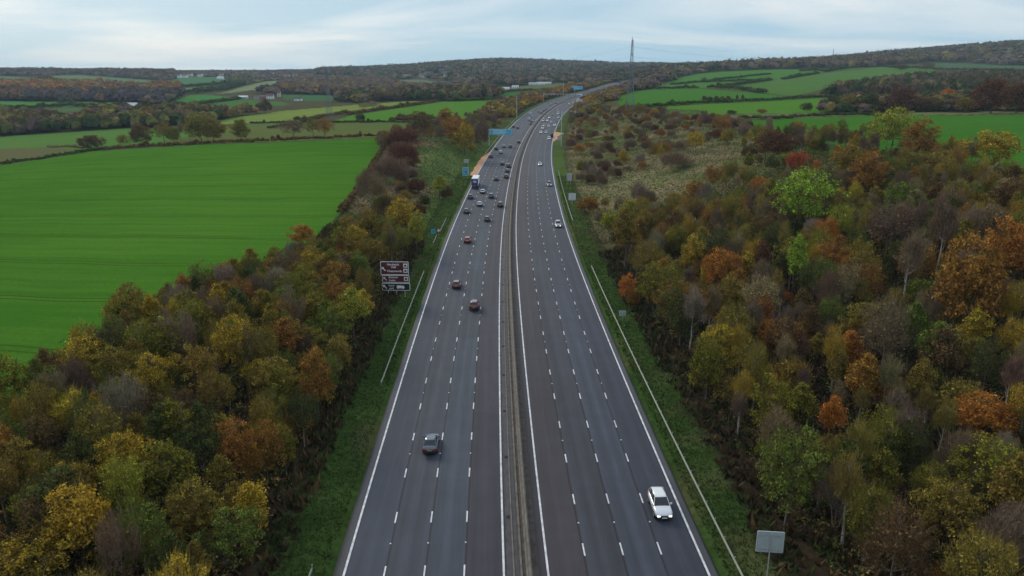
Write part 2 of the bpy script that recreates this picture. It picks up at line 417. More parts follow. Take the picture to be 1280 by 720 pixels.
def ground_col(X, Y, s, t):
    c = np.zeros(X.shape + (3,)) + np.array((0.075, 0.070, 0.034))
    n1 = vnoise(X, Y, 14, 1); n2 = vnoise(X, Y, 4.5, 2); n3 = vnoise(X, Y, 40, 3)
    near = 1 - smooth(s - np.clip(-t - 32, 0, 20) * 2, 185, 225)
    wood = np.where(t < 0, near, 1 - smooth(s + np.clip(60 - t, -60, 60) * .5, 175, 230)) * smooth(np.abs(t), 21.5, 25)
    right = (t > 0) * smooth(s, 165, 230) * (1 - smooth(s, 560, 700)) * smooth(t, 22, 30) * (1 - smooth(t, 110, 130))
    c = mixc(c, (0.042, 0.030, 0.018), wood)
    c = mixc(c, (0.17, 0.135, 0.070), right)
    c = mixc(c, (0.085, 0.115, 0.032), right * smooth(n1, .30, .60) * .85)
    c = mixc(c, (0.18, 0.155, 0.080), right * smooth(n3 * .6 + n2 * .4, .50, .75) * .8)
    lb = (t < 0) * smooth(s, 190, 225) * (1 - smooth(s, 520, 600)) * smooth(-t, 20, 24) * (1 - smooth(-t, 60, 85))
    c = mixc(c, (0.090, 0.135, 0.036), lb * .9)
    c = mixc(c, (0.17, 0.12, 0.07), lb * np.maximum(smooth(-t, 34, 46), 1 - smooth(s, 260, 300)) * smooth(n1, .25, .55) * smooth(-t, 26, 30))
    v = (1 - smooth(np.abs(t) + 3 * (n2 - .5), 22.0, 25.0)) * (1 - smooth(s, S_MAX - 80, S_MAX))
    c = mixc(c, (0.036, 0.066, 0.016), v)
    c = mixc(c, (0.066, 0.105, 0.026), v * smooth(s, 150, 230) * .9)
    c = mixc(c, (0.085, 0.080, 0.035), v * smooth(n2 * .5 + n1 * .5, .55, .75) * .6)
    return c
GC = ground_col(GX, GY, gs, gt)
FX, FY = (GX[:-1, :-1] + GX[1:, 1:]) / 2, (GY[:-1, :-1] + GY[1:, 1:]) / 2
fpx, fpy, fd = project(np.stack([FX, FY, ground_z(FX, FY)], -1))
fok = (fd > 5) & (FY > 5)
_, FT, _ = st(FX, FY)
G1, G2, G3 = (0.032, 0.125, 0.010), (0.045, 0.150, 0.014), (0.085, 0.135, 0.030)
FIELDS = [
 # label-ish name, polygon in photo pixels, colour a, colour b, line angle, spacing
 ("big", [(483,172),(479,186),(456,225),(425,268),(392,300),(330,352),(163,459),(-225,755),(-1500,1760),(-4000,1000),(-200,240),(-60,224),(0,207),(110,190),(180,185),(250,181),(400,176)], (0.042,0.130,0.013), (0.072,0.172,0.019), 4, 26.0, .8),
 ("f2a", [(-200,180),(0,171),(60,167),(160,160),(200,161),(270,156),(270,160),(250,166),(190,180),(100,187),(60,184),(0,186),(-200,190)], (0.065,0.169,0.029), (0.098,0.169,0.039), 10, 18, .15),
 ("f2b", [(-200,190),(0,186),(60,184),(100,187),(108,190),(0,206.5),(-200,240)], (0.10,0.12,0.04), (0.12,0.105,0.05), 8, 16, .3),
 ("f4", [(300,155.5),(330,154),(515,153),(512,166),(483,171),(400,175),(300,178),(230,181),(190,180),(250,166),(270,160)], (0.12,0.125,0.040), (0.085,0.125,0.035), -4, 18, .2),
 ("f3", [(262,153),(290,147),(350,139),(446,131),(520,126),(549,127),(470,137),(440,142),(380,150),(370,153),(300,154.5),(270,156)], (0.18,0.22,0.05), (0.13,0.20,0.04), 6, 20, .15),
 ("f5", [(412,153),(440,144),(475,138.5),(520,132),(556,127),(600,125.5),(640,124),(668,119),(660,128),(630,140),(560,152),(515,153)], (0.065,0.175,0.018), (0.085,0.18,0.024), -6, 22, .12),
 ("f6", [(625,117),(655,115),(692,113.5),(682,116.5),(655,121),(640,123.5),(625,123.5)], (0.035,0.13,0.03), (0.04,0.14,0.03), 0, 22, .1),
 ("f7", [(636,109),(680,106),(700,103.5),(714,106),(700,111),(655,112.5),(625,114.5)], (0.11,0.13,0.06), (0.09,0.12,0.05), 0, 22, .1),
 ("a", [(207,96.5),(280,96.5),(294,103),(262,106),(225,108.5),(212,104)], (0.058,0.156,0.058), (0.078,0.156,0.065), 0, 22, .1),
 ("b", [(222,111),(256,107.5),(304,105),(280,111),(256,114),(236,116.5)], (0.091,0.169,0.065), (0.104,0.163,0.065), 0, 22, .1),
 ("c", [(205,130.5),(237,119),(265,119),(296,123),(270,127.5),(237,131.5)], (0.052,0.182,0.039), (0.065,0.182,0.039), 0, 22, .1),
 ("d", [(231,133),(275,128),(300,123.5),(335,127),(352,127),(362,131),(300,135),(275,137)], (0.055,0.14,0.03), (0.07,0.14,0.035), 0, 22, .1),
 ("e", [(272,117.5),(310,107),(330,102),(352,100.5),(348,107),(320,112),(290,116)], (0.208,0.221,0.117), (0.117,0.182,0.078), 0, 22, .1),
 ("g", [(352,118.5),(415,119),(418,126),(390,126),(355,124)], (0.045,0.12,0.045), (0.06,0.12,0.045), 0, 22, .1),
 ("h", [(-200,92),(0,94.5),(50,99),(82,102),(50,103.5),(0,102.5),(-200,102)], (0.091,0.163,0.072), (0.104,0.156,0.078), 0, 30, .1),
 ("i", [(55,94.5),(95,92.5),(160,97.5),(200,102),(180,104.5),(144,104),(100,101),(75,99)], (0.130,0.182,0.085), (0.104,0.163,0.072), 0, 30, .1),
 ("j", [(-200,124),(0,126),(80,128),(155,128),(147,132.5),(112,134),(60,133),(0,135),(-200,135)], (0.052,0.182,0.039), (0.072,0.182,0.046), 0, 30, .1),
 ("k", [(25,138.5),(80,134.5),(112,135),(87,144),(60,142)], (0.08,0.13,0.05), (0.07,0.12,0.045), 0, 30, .1),
 ("l", [(484,99),(521,99.5),(562,102),(560,104.5),(521,105.5),(500,103.5)], (0.13,0.16,0.09), (0.11,0.14,0.08), 0, 30, .1),
 ("m", [(355,87),(398,87),(398,94),(365,95)], (0.08,0.13,0.06), (0.08,0.13,0.06), 0, 30, .1),
 ("r5", [(776,138.5),(864,131),(1020,122.8),(1062,122),(1066,130),(1034,141),(880,143),(830,140)], (0.065,0.175,0.018), (0.085,0.18,0.024), 10, 22, .12),
 ("r6", [(880,144),(1034,141.5),(1110,139.5),(1500,136),(1500,142),(1100,143.5),(960,149),(925,147.5)], (0.15,0.13,0.07), (0.10,0.12,0.045), 0, 10, .2),
 ("r7", [(925,148.5),(960,149.5),(1100,144),(1500,142.5),(1500,260),(1190,222),(1000,190),(940,165)], (0.035,0.130,0.014), (0.055,0.145,0.020), 24, 20, .35),
 ("r1", [(772,138),(775,118),(800,113),(870,110.5),(955,117),(990,121.5),(1020,121.8),(864,130)], (0.045,0.150,0.018), (0.06,0.155,0.024), 10, 22, .15),
 ("r2", [(800,112),(829,106),(870,103.5),(940,101.5),(963,100),(945,103),(895,109),(870,110)], (0.06,0.165,0.025), (0.065,0.155,0.03), 0, 22, .1),
 ("r4", [(895,110),(945,104),(963,100.5),(1035,90.5),(1080,86.5),(1110,82.5),(1162,85),(1172,90),(1120,97),(1080,100),(1040,108),(1012,116),(990,120),(955,116)], (0.085,0.16,0.035), (0.065,0.145,0.03), 14, 22, .12),
 ("r3", [(829,105.5),(853,96),(880,91),(922,88),(1020,86),(1098,84),(1112,84.5),(1075,85.5),(1030,90),(1000,95),(963,100),(900,102.5),(870,103)], (0.055,0.165,0.025), (0.07,0.16,0.03), 10, 22, .1),
 ("r8", [(1132,81),(1170,77.5),(1203,79),(1259,82),(1500,84),(1500,89),(1259,88),(1175,87),(1137,84.5)], (0.06,0.12,0.05), (0.065,0.11,0.05), 0, 22, .1),
]
FLAB = {
 "big": "large bright green crop field left of the motorway with faint tractor lines",
 "f2a": "green strip of field beyond the hedgerow trees at the far left", "f2b": "brownish green stubble field at the left edge beyond the big crop field",
 "f4": "olive pasture behind the row of hedgerow trees", "f3": "pale lime field rising behind the olive pasture", "f5": "bright green field behind the roadside scrub",
 "r7": "dark green crop field behind the right hand trees with tramlines", "r5": "bright green field below the long hedge on the right", "r6": "narrow tan grass strip between two green fields on the right"}
fid = np.full(FX.shape, -1)
for k, F in enumerate(FIELDS):
    P = F[1]; m = in_poly(fpx, fpy, P) & fok & (fid < 0) & (np.abs(FT) > 24)
    fid[m] = k
VI = np.arange(NA * NY).reshape(NY, NA)
quads = np.stack([VI[:-1, :-1], VI[:-1, 1:], VI[1:, 1:], VI[1:, :-1]], -1)
PALL = np.stack([GX, GY, GZ], -1).reshape(-1, 3); CALL = GC.reshape(-1, 3)
def sub_mesh(name, mask, mat):
    q = quads[mask]; u, inv = np.unique(q, return_inverse=True)
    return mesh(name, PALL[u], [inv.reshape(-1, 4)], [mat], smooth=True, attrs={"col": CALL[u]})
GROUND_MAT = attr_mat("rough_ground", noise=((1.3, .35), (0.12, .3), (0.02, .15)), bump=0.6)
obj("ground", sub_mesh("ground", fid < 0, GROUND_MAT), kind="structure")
for k, F in enumerate(FIELDS):
    if (fid == k).sum() < 2: continue
    mt = field_mat("field_" + F[0], F[2], F[3], F[4], F[5], F[6])
    obj("field", sub_mesh("field", fid == k, mt), kind="structure", label=FLAB.get(F[0]))

# ------------------------------------------------------------------ carriageways
HW = 17.75
def ribbon(name, ts, s0, s1, ds, dz, mat, uvscale=None):
    S = np.arange(s0, s1 + 1e-6, ds); ts = np.asarray(ts, float)
    V = np.concatenate([rp(S, t, dz if np.isscalar(dz) else dz[i]) for i, t in enumerate(ts)]).reshape(len(ts), len(S), 3)
    V = V.transpose(1, 0, 2).reshape(-1, 3); n = len(ts); I = np.arange(len(S) * n).reshape(len(S), n)
    q = np.stack([I[:-1, :-1], I[:-1, 1:], I[1:, 1:], I[1:, :-1]], -1).reshape(-1, 4)
    at = {"road_s": np.repeat(S, n), "road_t": np.tile(ts, len(S))}
    return mesh(name, V, [q], [mat], attrs=at)
def road_mat(name, inner, outer, sgn):
    m, nt, b = new_mat(name); L = nt.links
    aS = N(nt, "ShaderNodeAttribute", attribute_name="road_s"); aT = N(nt, "ShaderNodeAttribute", attribute_name="road_t")
    T = N(nt, "ShaderNodeMath", operation='ABSOLUTE'); L.new(aT.outputs["Fac"], T.inputs[0])
    ramp = N(nt, "ShaderNodeValToRGB"); ramp.color_ramp.interpolation = 'LINEAR'
    mrr = N(nt, "ShaderNodeMath", operation='DIVIDE'); mrr.inputs[1].default_value = 18.0; L.new(T.outputs[0], mrr.inputs[0]); L.new(mrr.outputs[0], ramp.inputs[0])
    # per lane base colours: the lanes were resurfaced at different times
    els = ramp.color_ramp.elements; cols = inner
    els[0].position = 0.0; els[0].color = (*cols[0], 1); els[1].position = 1.0; els[1].color = (*cols[-1], 1)
    for pos, c in zip((5.60, 5.85, 9.2, 9.5, 12.85, 13.2, 16.7, 17.0), (cols[0], cols[1], cols[1], cols[2], cols[2], cols[3], cols[3], cols[4])):
        e = els.new(pos / 18.0); e.color = (*c, 1)
    cv = N(nt, "ShaderNodeCombineXYZ"); L.new(aT.outputs["Fac"], cv.inputs[0]); L.new(aS.outputs["Fac"], cv.inputs[1])
    cur = ramp.outputs[0]
    def layer(sx, sy, amt, det=4.0):
        nonlocal cur
        mp = N(nt, "ShaderNodeMapping"); mp.inputs["Scale"].default_value = (sx, sy, 1); L.new(cv.outputs[0], mp.inputs[0])
        no = N(nt, "ShaderNodeTexNoise", Scale=1.0, Detail=det); L.new(mp.outputs[0], no.inputs["Vector"])
        mr = N(nt, "ShaderNodeMapRange"); mr.inputs["From Min"].default_value = .3; mr.inputs["From Max"].default_value = .7
        mr.inputs["To Min"].default_value = 1 - amt; mr.inputs["To Max"].default_value = 1 + amt; L.new(no.outputs["Fac"], mr.inputs["Value"])
        s = N(nt, "ShaderNodeVectorMath", operation='SCALE'); L.new(cur, s.inputs[0]); L.new(mr.outputs[0], s.inputs["Scale"]); cur = s.outputs[0]
    layer(1.1, 0.012, .22); layer(0.25, 0.05, .12); layer(2.6, 0.15, .10); layer(9, 7, .12, 6.0); layer(0.3, 0.35, .10, 7.0); layer(0.02, 0.022, .10, 1.0)
    br = N(nt, "ShaderNodeTexBrick"); br.offset = 0.37; br.inputs["Scale"].default_value = 1.0; br.inputs["Mortar Size"].default_value = 0.0
    br.inputs["Brick Width"].default_value = 47.0; br.inputs["Row Height"].default_value = 3.65; br.inputs["Color1"].default_value = (.86, .86, .86, 1); br.inputs["Color2"].default_value = (1.12, 1.12, 1.12, 1)
    cb_ = N(nt, "ShaderNodeCombineXYZ"); sh = N(nt, "ShaderNodeMath", operation='SUBTRACT'); sh.inputs[1].default_value = 2.03 * sgn; L.new(aT.outputs["Fac"], sh.inputs[0]); L.new(aS.outputs["Fac"], cb_.inputs[0]); L.new(sh.outputs[0], cb_.inputs[1]); L.new(cb_.outputs[0], br.inputs["Vector"])
    mm_ = N(nt, "ShaderNodeVectorMath", operation='MULTIPLY'); L.new(cur, mm_.inputs[0]); L.new(br.outputs["Color"], mm_.inputs[1]); cur = mm_.outputs[0]
    # wheel tracks (darker) and the sealed joint beside every lane line
    off = N(nt, "ShaderNodeMath", operation='SUBTRACT'); off.inputs[1].default_value = 2.05; L.new(T.outputs[0], off.inputs[0])
    wt = N(nt, "ShaderNodeMath", operation='MULTIPLY'); wt.inputs[1].default_value = 2 * math.pi * 2 / 3.65; L.new(off.outputs[0], wt.inputs[0])
    cs = N(nt, "ShaderNodeMath", operation='COSINE'); L.new(wt.outputs[0], cs.inputs[0])
    m1 = N(nt, "ShaderNodeMapRange"); m1.inputs["From Min"].default_value = -1; m1.inputs["From Max"].default_value = 1
    m1.inputs["To Min"].default_value = 0.90; m1.inputs["To Max"].default_value = 1.07; L.new(cs.outputs[0], m1.inputs["Value"])
    s = N(nt, "ShaderNodeVectorMath", operation='SCALE'); L.new(cur, s.inputs[0]); L.new(m1.outputs[0], s.inputs["Scale"]); cur = s.outputs[0]
    wn1 = N(nt, "ShaderNodeTexNoise", Scale=0.09, Detail=3.0); L.new(aS.outputs["Vector"], wn1.inputs["Vector"])
    wob = N(nt, "ShaderNodeMath", operation='MULTIPLY'); wob.inputs[1].default_value = .22; L.new(wn1.outputs["Fac"], wob.inputs[0])
    o2 = N(nt, "ShaderNodeMath", operation='ADD'); L.new(off.outputs[0], o2.inputs[0]); L.new(wob.outputs[0], o2.inputs[1])
    pp = N(nt, "ShaderNodeMath", operation='PINGPONG'); pp.inputs[1].default_value = 3.65 / 2; L.new(o2.outputs[0], pp.inputs[0])
    j = N(nt, "ShaderNodeMapRange"); j.inputs["From Min"].default_value = 0.05; j.inputs["From Max"].default_value = 0.17
    j.inputs["To Min"].default_value = 0.34; j.inputs["To Max"].default_value = 1.0; L.new(pp.outputs[0], j.inputs["Value"])
    s = N(nt, "ShaderNodeVectorMath", operation='SCALE'); L.new(cur, s.inputs[0]); L.new(j.outputs[0], s.inputs["Scale"]); cur = s.outputs[0]
    L.new(cur, b.inputs["Base Color"]); b.inputs["Roughness"].default_value = 0.72; b.inputs["Specular IOR Level"].default_value = 0.35
    return m
LEFT_MAT = road_mat("asphalt_away", [(0.030,0.029,0.043), (0.033,0.043,0.062), (0.031,0.038,0.056), (0.029,0.038,0.060), (0.055,0.058,0.066)], None, -1)
RIGHT_MAT = road_mat("asphalt_towards", [(0.036,0.032,0.041), (0.032,0.035,0.049), (0.033,0.040,0.059), (0.028,0.034,0.053), (0.055,0.058,0.066)], None, 1)
tl = [-17.75] + list(np.linspace(-17.4, -1.75, 10)); tr_ = list(np.linspace(1.15, 17.4, 10)) + [17.75]
obj("carriageway", ribbon("carriageway", tl, -60, S_MAX, 5, [-.35] + [0.0] * 10, LEFT_MAT), kind="structure", label="four lane carriageway heading away on the left")
obj("carriageway", ribbon("carriageway", tr_, -60, S_MAX, 5, [0.0] * 10 + [-.35], RIGHT_MAT), kind="structure", label="four lane carriageway coming towards the camera on the right")
MED = solid("dirty_concrete", (0.062, 0.050, 0.044), .9, var=.5, scale=1.2)
DARK = solid("drain_channel", (0.045, 0.045, 0.052), .8, var=.3, scale=1.0)
obj("median_strip", ribbon("median_strip", [-1.75, 1.15], -60, S_MAX, 5, [-.006, -.006], MED), kind="structure")
obj("drainage_channel", ribbon("drainage_channel", [-1.62, -1.18], -60, S_MAX, 5, 0.004, DARK), kind="structure")
obj("drainage_channel", ribbon("drainage_channel", [-1.02, -0.62], -60, S_MAX, 5, 0.004, DARK), kind="structure")
WHITE = solid("road_paint", (0.56, 0.57, 0.60), .6, var=.32, scale=1.3)
for t in (-16.65, -2.05, 2.0, 16.65):
    w = 0.11 if abs(t) > 10 else 0.10
    obj("edge_line", ribbon("edge_line", [t - w, t + w], -60, S_MAX, 5, 0.008, WHITE), kind="structure")
def dashes(t, s0, s1, ph, w=0.075):
    V = []; F = []
    for s in np.arange(s0 + ph, s1, 9.0):
        a = rp([s, s + 2.0], t - w, .009); b = rp([s, s + 2.0], t + w, .009); o = len(V)
        V += [a[0], b[0], b[1], a[1]]; F.append((o, o + 1, o + 2, o + 3))
    return V, F
STUD = solid("road_stud", (0.75, 0.75, 0.72), .3, var=.05)
for sg, ph in ((-1, 2.0), (1, 5.0)):
    sv = MB()
    for k in (1, 2, 3):
        t = sg * (2.03 + 3.65 * k); V, F = dashes(t, -60, S_MAX - 20, ph)
        obj("lane_line", mesh("lane_line", V, F, [WHITE]), kind="structure")
        for s in np.arange(-60 + ph - 3.5, 400, 18.0):
            p = rp(s, t); sv.box(p[0] - .07, p[0] + .07, p[1] - .07, p[1] + .07, p[2] + .001, p[2] + .03)
    obj("road_studs", sv.me("road_studs", [STUD]), kind="stuff")
# expansion marks and drain covers beside the median
GRATE = solid("gully_iron", (0.02, 0.02, 0.022), .6)
k = 0
for s in np.arange(18, 330, 12.7):
    m = MB(); x, y, z, tx, ty = [float(v) for v in road(s)]
    m.box(-.30, .30, -.28, .28, -.01, .02)
    for q in range(5): m.box(-.26, .26, -.22 + q * .1, -.18 + q * .1, .02, .045)
    tt = -1.35
    p = rp(s, tt, .008)
    o = thing("drain_cover", "dark iron gully grate in the channel beside the central barrier", "drain cover", tuple(p), -math.atan2(tx, ty), "gully grates along the median", me=m.me("drain_cover", [GRATE]))

# emergency refuge areas: orange surfacing
ORANGE = solid("orange_surfacing", (0.44, 0.22, 0.11), .85, var=.30, scale=.8)
def bay(side, s0, s1, wmax, taper0, taper1):
    S = np.linspace(s0, s1, 41); W = np.minimum(np.clip((S - s0) / taper0, 0, 1), np.clip((s1 - S) / taper1, 0, 1)) * wmax
    a = rp(S, side * 16.85, .0); b = np.array([rp(s, side * (16.85 + w + .02))for s, w in zip(S, W)])
    c = np.array([rp(s, side * (16.85 + w + .02 + .25), -.6) for s, w in zip(S, W)])
    V = np.concatenate([a + (0, 0, .012), b + (0, 0, .012), c]); n = len(S)
    F = []
    for i in range(n - 1):
        for r in (0, 1):
            q = (r * n + i, (r + 1) * n + i, (r + 1) * n + i + 1, r * n + i + 1); F.append(q if side > 0 else q[::-1])
    return mesh("refuge_area", V, F, [ORANGE])

# ------------------------------------------------------------------ trees
BARK = solid("bark", (0.085, 0.065, 0.050), .9, var=.3, scale=2)
BIRCH = solid("birch_bark", (0.36, 0.33, 0.29), .8, var=.35, scale=4)
PALEB = solid("pale_bark", (0.20, 0.165, 0.135), .85, var=.3, scale=2)
LEAF = leaf_mat("leaves", .28)
TWIG = leaf_mat("twigs", 0.0, .35, brown=(0.10, 0.06, 0.04))
FAR = leaf_mat("far_foliage", 0.0, .45)

def tubes(segs, n=4):
    """segs: list of (p0, p1, r0, r1) -> V, quads"""
    P0 = np.array([s[0] for s in segs]); P1 = np.array([s[1] for s in segs]); r0 = np.array([s[2] for s in segs]); r1 = np.array([s[3] for s in segs])
    D = P1 - P0; D /= np.linalg.norm(D, axis=1, keepdims=True) + 1e-9
    A = np.where(np.abs(D[:, 2:3]) < .9, np.array([[0, 0, 1.]]), np.array([[1., 0, 0]])); U = np.cross(D, A); U /= np.linalg.norm(U, axis=1, keepdims=True) + 1e-9; W = np.cross(D, U)
    V = []
    for P, r in ((P0, r0), (P1, r1)):
        for k in range(n):
            t = 2 * math.pi * k / n; V.append(P + (U * math.cos(t) + W * math.sin(t)) * r[:, None])
    V = np.stack(V, 1); m = len(segs); o = (np.arange(m) * 2 * n)[:, None]
    Q = np.concatenate([o + np.array([[k, (k + 1) % n, n + (k + 1) % n, n + k]]) for k in range(n)])
    return V.reshape(-1, 3), Q

def leaves(C, rad, per, size, rng, flat=0.7, tri=False):
    """leaf cards scattered round clump centres C"""
    nc = len(C); n = nc * per
    c = np.repeat(np.arange(nc), per)
    off = rng.normal(size=(n, 3)); off /= np.linalg.norm(off, axis=1, keepdims=True); off *= (rng.random((n, 1)) ** .45) * rad[c][:, None]; off[:, 2] *= flat
    P = C[c] + off
    a = rng.normal(size=(n, 3)); a /= np.linalg.norm(a, axis=1, keepdims=True)
    b = np.cross(a, rng.normal(size=(n, 3))); b /= np.linalg.norm(b, axis=1, keepdims=True)
    s = size * (0.6 + 0.8 * rng.random((n, 1)))
    kk = 3 if tri else 4
    V = np.stack([P - a * s, P + b * s, P + a * s][:3] if tri else [P - a * s, P + b * s * .6, P + a * s, P - b * s * .6], 1).reshape(-1, 3)
    Q = np.arange(kk * n).reshape(n, kk)
    ct = rng.random(nc)[c]; hb = rng.random(nc)[c] * .6 + rng.random(n) * .4
    T = np.stack([rng.random(n), ct, hb], 1)
    return V, Q, np.repeat(T, kk, 0)

def crown_points(rng, n, h0, H, rx, shape, low=-.55):
    """clump centres inside an uneven crown"""
    out = []; ph = rng.random(6) * 6.28; lob = rng.normal(size=(7, 3)); lob /= np.linalg.norm(lob, axis=1, keepdims=True)
    am = rng.random(7) * .45
    while len(out) < n:
        d = rng.normal(size=3); d /= np.linalg.norm(d)
        if d[2] < low: continue
        rr = (rng.random() ** .38)
        bump = .78 + sum(a * max(0, float(d @ l)) ** 3 for a, l in zip(am, lob))
        cz = (h0 + H) / 2; hz = (H - h0) / 2
        if shape == 'cone': k = 1.05 - .75 * (d[2] * .5 + .5)
        elif shape == 'col': k = .6 + .3 * (1 - abs(d[2]))
        else: k = 1.0
        out.append((d[0] * rr * rx * bump * k, d[1] * rr * rx * bump * k, cz + d[2] * rr * hz * (0.85 + .3 * (bump - .78))))
    return np.array(out)

def tree_mesh(seed, H=10.0, rx=3.2, h0=2.2, shape='round', clumps=120, per=34, lsize=.17, crad=.75, twig=0, multi=1, bark=None, droop=0.0, low=-.55):
    rng = np.random.default_rng(seed)
    C = crown_points(rng, clumps, h0, H, rx, shape, low)
    segs = []; stems = []
    for k in range(multi):
        a = 6.28 * k / multi + rng.random(); lean = (0.02 if multi == 1 else .18 + .1 * rng.random())
        p = np.array([0.0, 0, -0.6]) + (0 if multi == 1 else .25) * np.array([math.cos(a), math.sin(a), 0]); r = (.026 * H if multi == 1 else .014 * H); pts = [p.copy()]
        nseg = 7; top = H * .86
        for i in range(nseg):
            d = np.array([math.cos(a) * lean, math.sin(a) * lean, 1.0]) + rng.normal(size=3) * .07; d /= np.linalg.norm(d)
            q = p + d * (top + .6) / nseg; r2 = r * .72; segs.append((p, q, r, r2)); p = q; r = r2; pts.append(p.copy())
        stems.append((np.array(pts), .026 * H if multi == 1 else .014 * H))
    # limbs from stems
    nodes = []; 
    for pts, r in stems:
        for i in range(2, len(pts)): nodes.append((pts[i], r * .72 ** i))
    nl = 9 if multi == 1 else 5 * multi
    ord_ = rng.permutation(len(C))[:nl]
    limb = []
    for i in ord_:
        c = C[i] * np.array([.62, .62, 1]); c[2] = c[2] * .95
        cand = [(np.linalg.norm(c - n[0]) + max(0, n[0][2] - c[2] + .8) * 3, j) for j, n in enumerate(nodes)]
        j = min(cand)[1]; p, r = nodes[j]; mid = (p + c) / 2 + np.array([0, 0, -.25]) + rng.normal(size=3) * .15
        r = max(r * .55, .03); segs.append((p, mid, r, r * .75)); segs.append((mid, c, r * .75, r * .45)); limb += [(mid, r * .7), (c, r * .45)]
    allp = np.array([l[0] for l in limb] + [n[0] for n in nodes]); allr = [l[1] for l in limb] + [n[1] * .5 for n in nodes]
    for c in C:
        j = int(np.argmin(np.linalg.norm(allp - c, axis=1) + np.maximum(0, allp[:, 2] - c[2]) * 1.5)); p = allp[j]; r = min(max(allr[j] * .4, .012), .04)
        m = (p + c) / 2 + rng.normal(size=3) * .12 + (0, 0, -.1); segs.append((p, m, r, r * .7)); segs.append((m, c, r * .7, r * .35))
    tv, tq = tubes(segs, 4)
    trunk = mesh("trunk", tv, [tq], [bark or BARK], smooth=True)
    VV = []; QQ = []; TT = []; o = 0
    if per:
        rad = crad * (0.7 + .6 * rng.random(len(C)))
        v, q, t = leaves(C, rad, per, lsize, rng); VV.append(v); QQ.append(q); TT.append(t); o += len(v)
    mats = [LEAF]; mi = np.zeros(len(QQ[0]) if QQ else 0, int)
    if twig:
        base = C[rng.integers(0, len(C), twig)] + rng.normal(size=(twig, 3)) * crad * .45
        d = base - np.array([0, 0, h0 * .6]); d /= np.linalg.norm(d, axis=1, keepdims=True) + 1e-6; d = d + rng.normal(size=d.shape) * .38 + np.array([0, 0, .55 - droop]); d /= np.linalg.norm(d, axis=1, keepdims=True)
        ln = .45 + .8 * rng.random((twig, 1)); sd = np.cross(d, rng.normal(size=d.shape)); sd /= np.linalg.norm(sd, axis=1, keepdims=True); w = .016 + .012 * rng.random((twig, 1))
        v = np.stack([base - sd * w, base + sd * w, base + d * ln], 1).reshape(-1, 3)
        v2 = v.reshape(-1, 3, 3); t = np.repeat(np.stack([rng.random(twig), rng.random(twig), rng.random(twig)], 1), 3, 0)
        VV.append(v); tri = (np.arange(3 * twig).reshape(-1, 3) + o); TT.append(t)
        mats.append(TWIG) if QQ else None
        groups = QQ + [tri]; mi = np.concatenate([mi, np.full(twig, 1 if QQ else 0)])
        if not QQ: mats = [TWIG]
    else: groups = QQ
    crown = mesh("crown", np.concatenate(VV), groups, mats, mi, attrs={"tint": np.concatenate(TT)})
    return trunk, crown

PROTO = {}
def protos():
    P = PROTO
    P['leafy'] = [tree_mesh(100 + i, 10, 3.4 + .3 * (i % 3), 1.1, 'round', 150, 36, .150, .70, 900, low=-.75) for i in range(5)]
    P['thin'] = [tree_mesh(200 + i, 10, 3.0, 1.4, 'round', 110, 16, .15, .75, 2600, bark=PALEB) for i in range(4)]
    P['column'] = [tree_mesh(300 + i, 10, 2.3, 1.6, 'col', 110, 40, .15, .72, 500) for i in range(3)]
    P['bare'] = [tree_mesh(400 + i, 10, 2.9, 1.2, 'round', 130, 3, .13, .7, 5200, multi=1 + 2 * (i % 2), bark=PALEB) for i in range(4)]
    P['birch'] = [tree_mesh(500 + i, 10, 1.9, 2.8, 'col', 90, 5, .12, .6, 2600, bark=BIRCH, droop=.5) for i in range(3)]
    P['bush'] = [tree_mesh(600 + i, 4, 2.4, .2, 'round', 80, 46, .14, .72, 900, multi=4) for i in range(4)]
    P['scrub'] = [tree_mesh(700 + i, 4, 2.3, .2, 'round', 90, 7, .12, .7, 5000, multi=5, bark=PALEB) for i in range(4)]
    P['oak'] = [tree_mesh(800 + i, 12, 6.0, .5, 'round', 210, 30, .24, 1.1, 1800, low=-.9) for i in range(3)]
    P['openoak'] = [tree_mesh(850 + i, 12, 5.8, 1.2, 'round', 170, 11, .24, 1.1, 4200, low=-.8) for i in range(2)]
protos()
REFH = dict(leafy=10, thin=10, column=10, bare=10, birch=10, bush=4, scrub=4, oak=12, openoak=12)
KNAME = dict(leafy='leafy_tree', thin='thin_crowned_tree', column='narrow_tree', bare='bare_tree', birch='birch_tree', bush='bush', scrub='bare_bush', oak='field_tree', openoak='field_tree')
KCAT = dict(leafy='tree', thin='tree', column='tree', bare='tree', birch='tree', bush='bush', scrub='bush', oak='tree', openoak='tree')
KWORD = dict(leafy='leafy tree', thin='thinly leaved tree', column='narrow upright tree', bare='bare twiggy tree', birch='pale stemmed birch', bush='bush', scrub='leafless bush', oak='broad tree', openoak='broad open crowned tree')
PLACED = []; LMB = []
def plant(kind, x, y, h, col, label, group=None, wide=1.0, seed=None, lmbox=None):
    i = random.randrange(len(PROTO[kind])) if seed is None else seed % len(PROTO[kind])
    tr, cr = PROTO[kind][i]; k = h / REFH[kind]; z = float(ground_z(x, y))
    e = thing(KNAME[kind], label, KCAT[kind], (x, y, z), random.random() * 6.28, group, scale=(k * wide, k * wide, k))
    a = obj("trunk", tr, e); b = obj("crown", cr, e)
    if kind == 'scrub': col = tuple(v * 1.35 for v in col)
    b.color = (*col, 1)
    PLACED.append((x, y, h * .3 * wide)); LMB.append((lmbox + (math.hypot(x, y),)) if lmbox else None); return e
